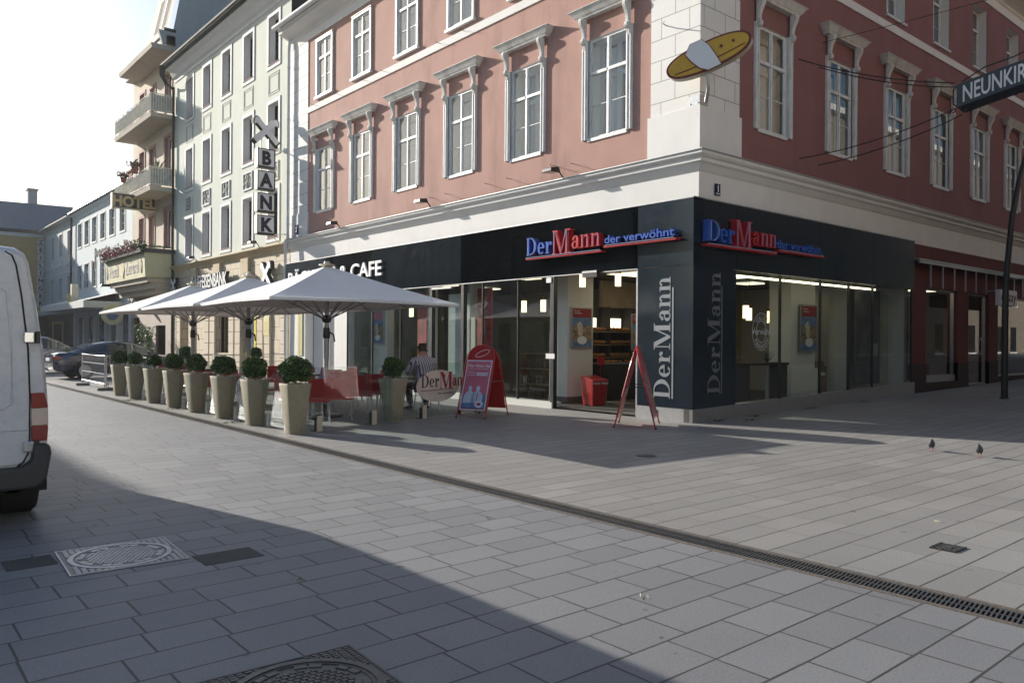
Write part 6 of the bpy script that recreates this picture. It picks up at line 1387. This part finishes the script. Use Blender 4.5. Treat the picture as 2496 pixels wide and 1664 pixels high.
    g=MB(); g.box(-2.47,-.26,.70,-2.44,.26,.81); g.build('number_plate',M['lettw'],t)
    g=MB(); g.box(-2.465,-.75,.42,-2.40,.75,.58); g.build('bumper',paint,t,bevel=.02)
    g=MB(); g.tube([(-.9,0,1.40),(-1.0,0,1.5)],.015,5); g.build('roof_aerial',M['dark'],t)
    return t
car('parked_car','dark navy saloon car parked across the street behind the steel barrier',M['carn'],-4.42,25.2,R(4))
car('parked_car','silver hatchback parked behind the dark navy saloon, half hidden by the van',M['cars'],-6.3,31.6,R(3),(1,1,1.1),True)
t=thing('white_van','white delivery van cut off by the left picture edge, seen from behind','van',(-12.37,-1.8,0))
b=MB(); prof=[(.93,.42),(.985,.50),(1.0,.8),(1.0,1.0),(.99,1.15),(.965,1.45),(.91,1.85),(.845,2.24),(.815,2.31),(.74,2.355),(.3,2.39),(0,2.40)]
sec=[(x_,z) for x_,z in prof]+[(-x_,z) for x_,z in prof[::-1][1:]]
n=len(sec); vs=[]; ys=[(0.0,.965),(.02,.985),(.07,1.0),(3.6,1.0),(4.4,.98)]
for y_,s in ys: vs+=[(x_*s,y_,.42+(z-.42)*(1-(1-s)*.6)) for x_,z in sec]
fs=[(i*n+k,i*n+k+1,(i+1)*n+k+1,(i+1)*n+k) for i in range(len(ys)-1) for k in range(n-1)]+[tuple(range(n)),tuple((len(ys)-1)*n+k for k in range(n))]
b.add(vs,fs); b.hexa([(-.97,4.4,.42),(.97,4.4,.42),(.9,5.5,.42),(-.9,5.5,.42)],[(-.95,4.4,1.3),(.95,4.4,1.3),(.85,5.5,1.0),(-.85,5.5,1.0)]); b.build('body',M['vanp'],t,smooth=35)
for s in (-1,1):
    b=MB(); ed=[(.80,.55),(.835,.62),(.845,.75),(.845,1.1),(.83,1.5),(.78,1.95),(.74,2.2),(.71,2.28),(.66,2.31)]
    pts=[(s*.006,.53),(s*.76,.53)]+[(s*a,z) for a,z in ed]+[(s*.006,2.33)]
    b.prism(pts,lambda u,v,h:(u,h,v),-.022,.03); o=b.build('rear_door',M['vanp'],t,bevel=.008)
    b=MB(); q=[(.12,1.0),(.66,1.0),(.72,1.05),(.72,1.5),(.68,1.98),(.62,2.02),(.12,2.02)]
    b.tube([(s*u,-.024,v) for u,v in q+[q[0]]],.010,5); b.tube([(s*.02,-.024,.82),(s*.84,-.024,.82)],.006,4); b.build('pressed_rib',M['vanp'],o)
    b=MB(); b.tube([(s*(u+.004),-.012,v) for u,v in [(.76,.515)]+ed],.009,4); b.build('door_seal',M['black'],o)
    for z in (1.60,.68):
        b=MB(); b.box(s*.80,-.055,z-.045,s*.875,-.02,z+.045); b.box(s*.885,-.045,z-.05,s*.92,-.0,z+.05,1); b.build('hinge',[M['chrome'],M['dark']],o,bevel=.006)
    b=MB()
    b.hexa([(s*.865,-.03,.72),(s*.985,-.005,.72),(s*.985,.1,.72),(s*.865,.05,.72)],[(s*.862,-.03,.85),(s*.992,-.005,.85),(s*.992,.1,.85),(s*.862,.05,.85)],0)
    b.hexa([(s*.862,-.03,.851),(s*.992,-.005,.851),(s*.992,.1,.851),(s*.862,.05,.851)],[(s*.86,-.03,1.0),(s*.99,-.005,1.0),(s*.99,.1,1.0),(s*.86,.05,1.0)],1)
    b.hexa([(s*.86,-.03,1.001),(s*.99,-.005,1.001),(s*.99,.1,1.001),(s*.86,.05,1.001)],[(s*.86,-.03,1.13),(s*.96,-.005,1.13),(s*.97,.1,1.13),(s*.86,.05,1.13)],0)
    b.build('tail_light',[M['lampr'],M['lampw']],t,bevel=.008)
    b=MB(); b.T=Matrix.Translation((s*.85,.75,.335))@Matrix.Rotation(PI/2,4,'Y'); b.lathe([(.2,-.15),(.31,-.15),(.335,-.12),(.335,.12),(.31,.15),(.2,.15)],n=28); w_=b.build('wheel',M['black'],t,smooth=40); b=MB(); b.T=Matrix.Translation((s*.93,.75,.335))@Matrix.Rotation(PI/2,4,'Y'); b.lathe([(.2,-.06),(.2,.06)],n=24); b.build('rim',M['alu'],w_)
    b=MB(); b.T=Matrix.Translation((s*.80,4.4,.335))@Matrix.Rotation(PI/2,4,'Y'); b.lathe([(.2,-.11),(.31,-.11),(.335,-.08),(.335,.08),(.31,.11),(.2,.11)],n=28); b.build('wheel',M['black'],t,smooth=40)
b=MB(); b.prism([(-.99,.70),(-1.005,.62),(-.97,.40),(-.90,.33),(.90,.33),(.97,.40),(1.005,.62),(.99,.70),(.87,.70),(.86,.56),(.78,.515),(-.78,.515),(-.86,.56),(-.87,.70)],lambda u,v,h:(u,h,v),-.10,.25); b.build('rear_bumper',M['plast'],t,bevel=.03)
b=MB(); b.box(.7,.1,.28,1.0,.55,.5); b.box(-1.0,.1,.28,-.7,.55,.5); b.box(-.8,.1,.28,.8,3.9,.42); b.build('underbody',M['black'],t)
# ================= PIGEONS =================
def pigeon(x,y,rz,label):
    t=thing('pigeon',label,'pigeon',(x,y,0),rz,'pigeons walking on the sunny paving'); t.scale=(.82,.82,.82)
    skin('body',[((-.01,0,.12),(.075,.068)),((.05,0,.145),(.068,.062)),((.08,0,.195),(.036,.034)),((.085,0,.222),(.023,.022)),((.118,0,.218),.005),((-.08,0,.10),(.035,.028)),((-.16,0,.085),(.03,.010)),((0,.022,.075),.014),((0,.025,.05),.007),((0,-.022,.075),.014),((0,-.025,.05),.007)],[(0,1),(1,2),(2,3),(3,4),(0,5),(5,6),(0,7),(7,8),(0,9),(9,10)],M['pig'],t)
    for s in (-1,1): b=MB(); b.tube([(0,s*.025,.06),(0,s*.026,.006),(.03,s*.026,.004)],.004,5); b.tube([(0,s*.026,.006),(.022,s*.04,.004)],.003,4); b.tube([(0,s*.026,.006),(.022,s*.012,.004)],.003,4); b.tube([(0,s*.026,.006),(-.018,s*.026,.004)],.003,4); b.build('leg',M['pigl'],t)
pigeon(-.37,-4.62,R(205),'left one of the two pigeons, near the shadow edge on the paving'); pigeon(-.45,-5.30,R(190),'right one of the two pigeons, on the sunny paving')
# small weeds along the plinth
b=MB(); rr=random.Random(9)
for cx,cy in ((.6,-.18),(1.9,-.22),(4.2,-.2),(6.5,-.3),(1.2,-.55),(-7.1,8.8),(-7.15,12.0),(-7.1,5.3)):
    leafcloud(b,lambda r:(cx+r.gauss(0,.14),cy+r.gauss(0,.05),max(0,cx)*.02+.012+abs(r.gauss(0,.01))),60,.018,rr,[0,1])
o=b.build('weeds',[M['leafd'],M['leafl']]); tag(o,'tufts of weeds growing in the paving joints along the shop plinth and pots','weeds'); o['kind']='stuff'
b=MB(); 
for x,y in ((-8.9,-6.3),(-5.2,-6.6),(-4.3,-5.1),(-8.3,-4.0),(-10.4,-4.6)): 
    leafcloud(b,lambda r:(x+r.gauss(0,.02),y+r.gauss(0,.02),.01),3,.018,rr,[0,1])
o=b.build('litter',[M['ivoryp'],M['leafl']]); tag(o,'tiny scraps of litter scattered on the street slabs','litter'); o['kind']='stuff'
bpy.context.view_layer.update()

# ================= HAZE (added air volume imitating lens glare) =================
hz=MB(); hz.box(-60,-60,-1.2,75,110,24); hz=hz.build('haze',None); hz['kind']='stuff'; tag(hz,'thin haze added in the street to imitate lens glare','haze')
m=bpy.data.materials.new('glare_veil_air'); m.use_nodes=True; nt=m.node_tree; nt.nodes.remove(nt.nodes['Principled BSDF']); v=nt.nodes.new('ShaderNodeVolumePrincipled'); v.inputs['Color'].default_value=(.92,.94,1,1); v.inputs['Density'].default_value=.0003; v.inputs['Anisotropy'].default_value=.45
nt.links.new(v.outputs[0],nt.nodes['Material Output'].inputs['Volume']); hz.data.materials.clear(); hz.data.materials.append(m)
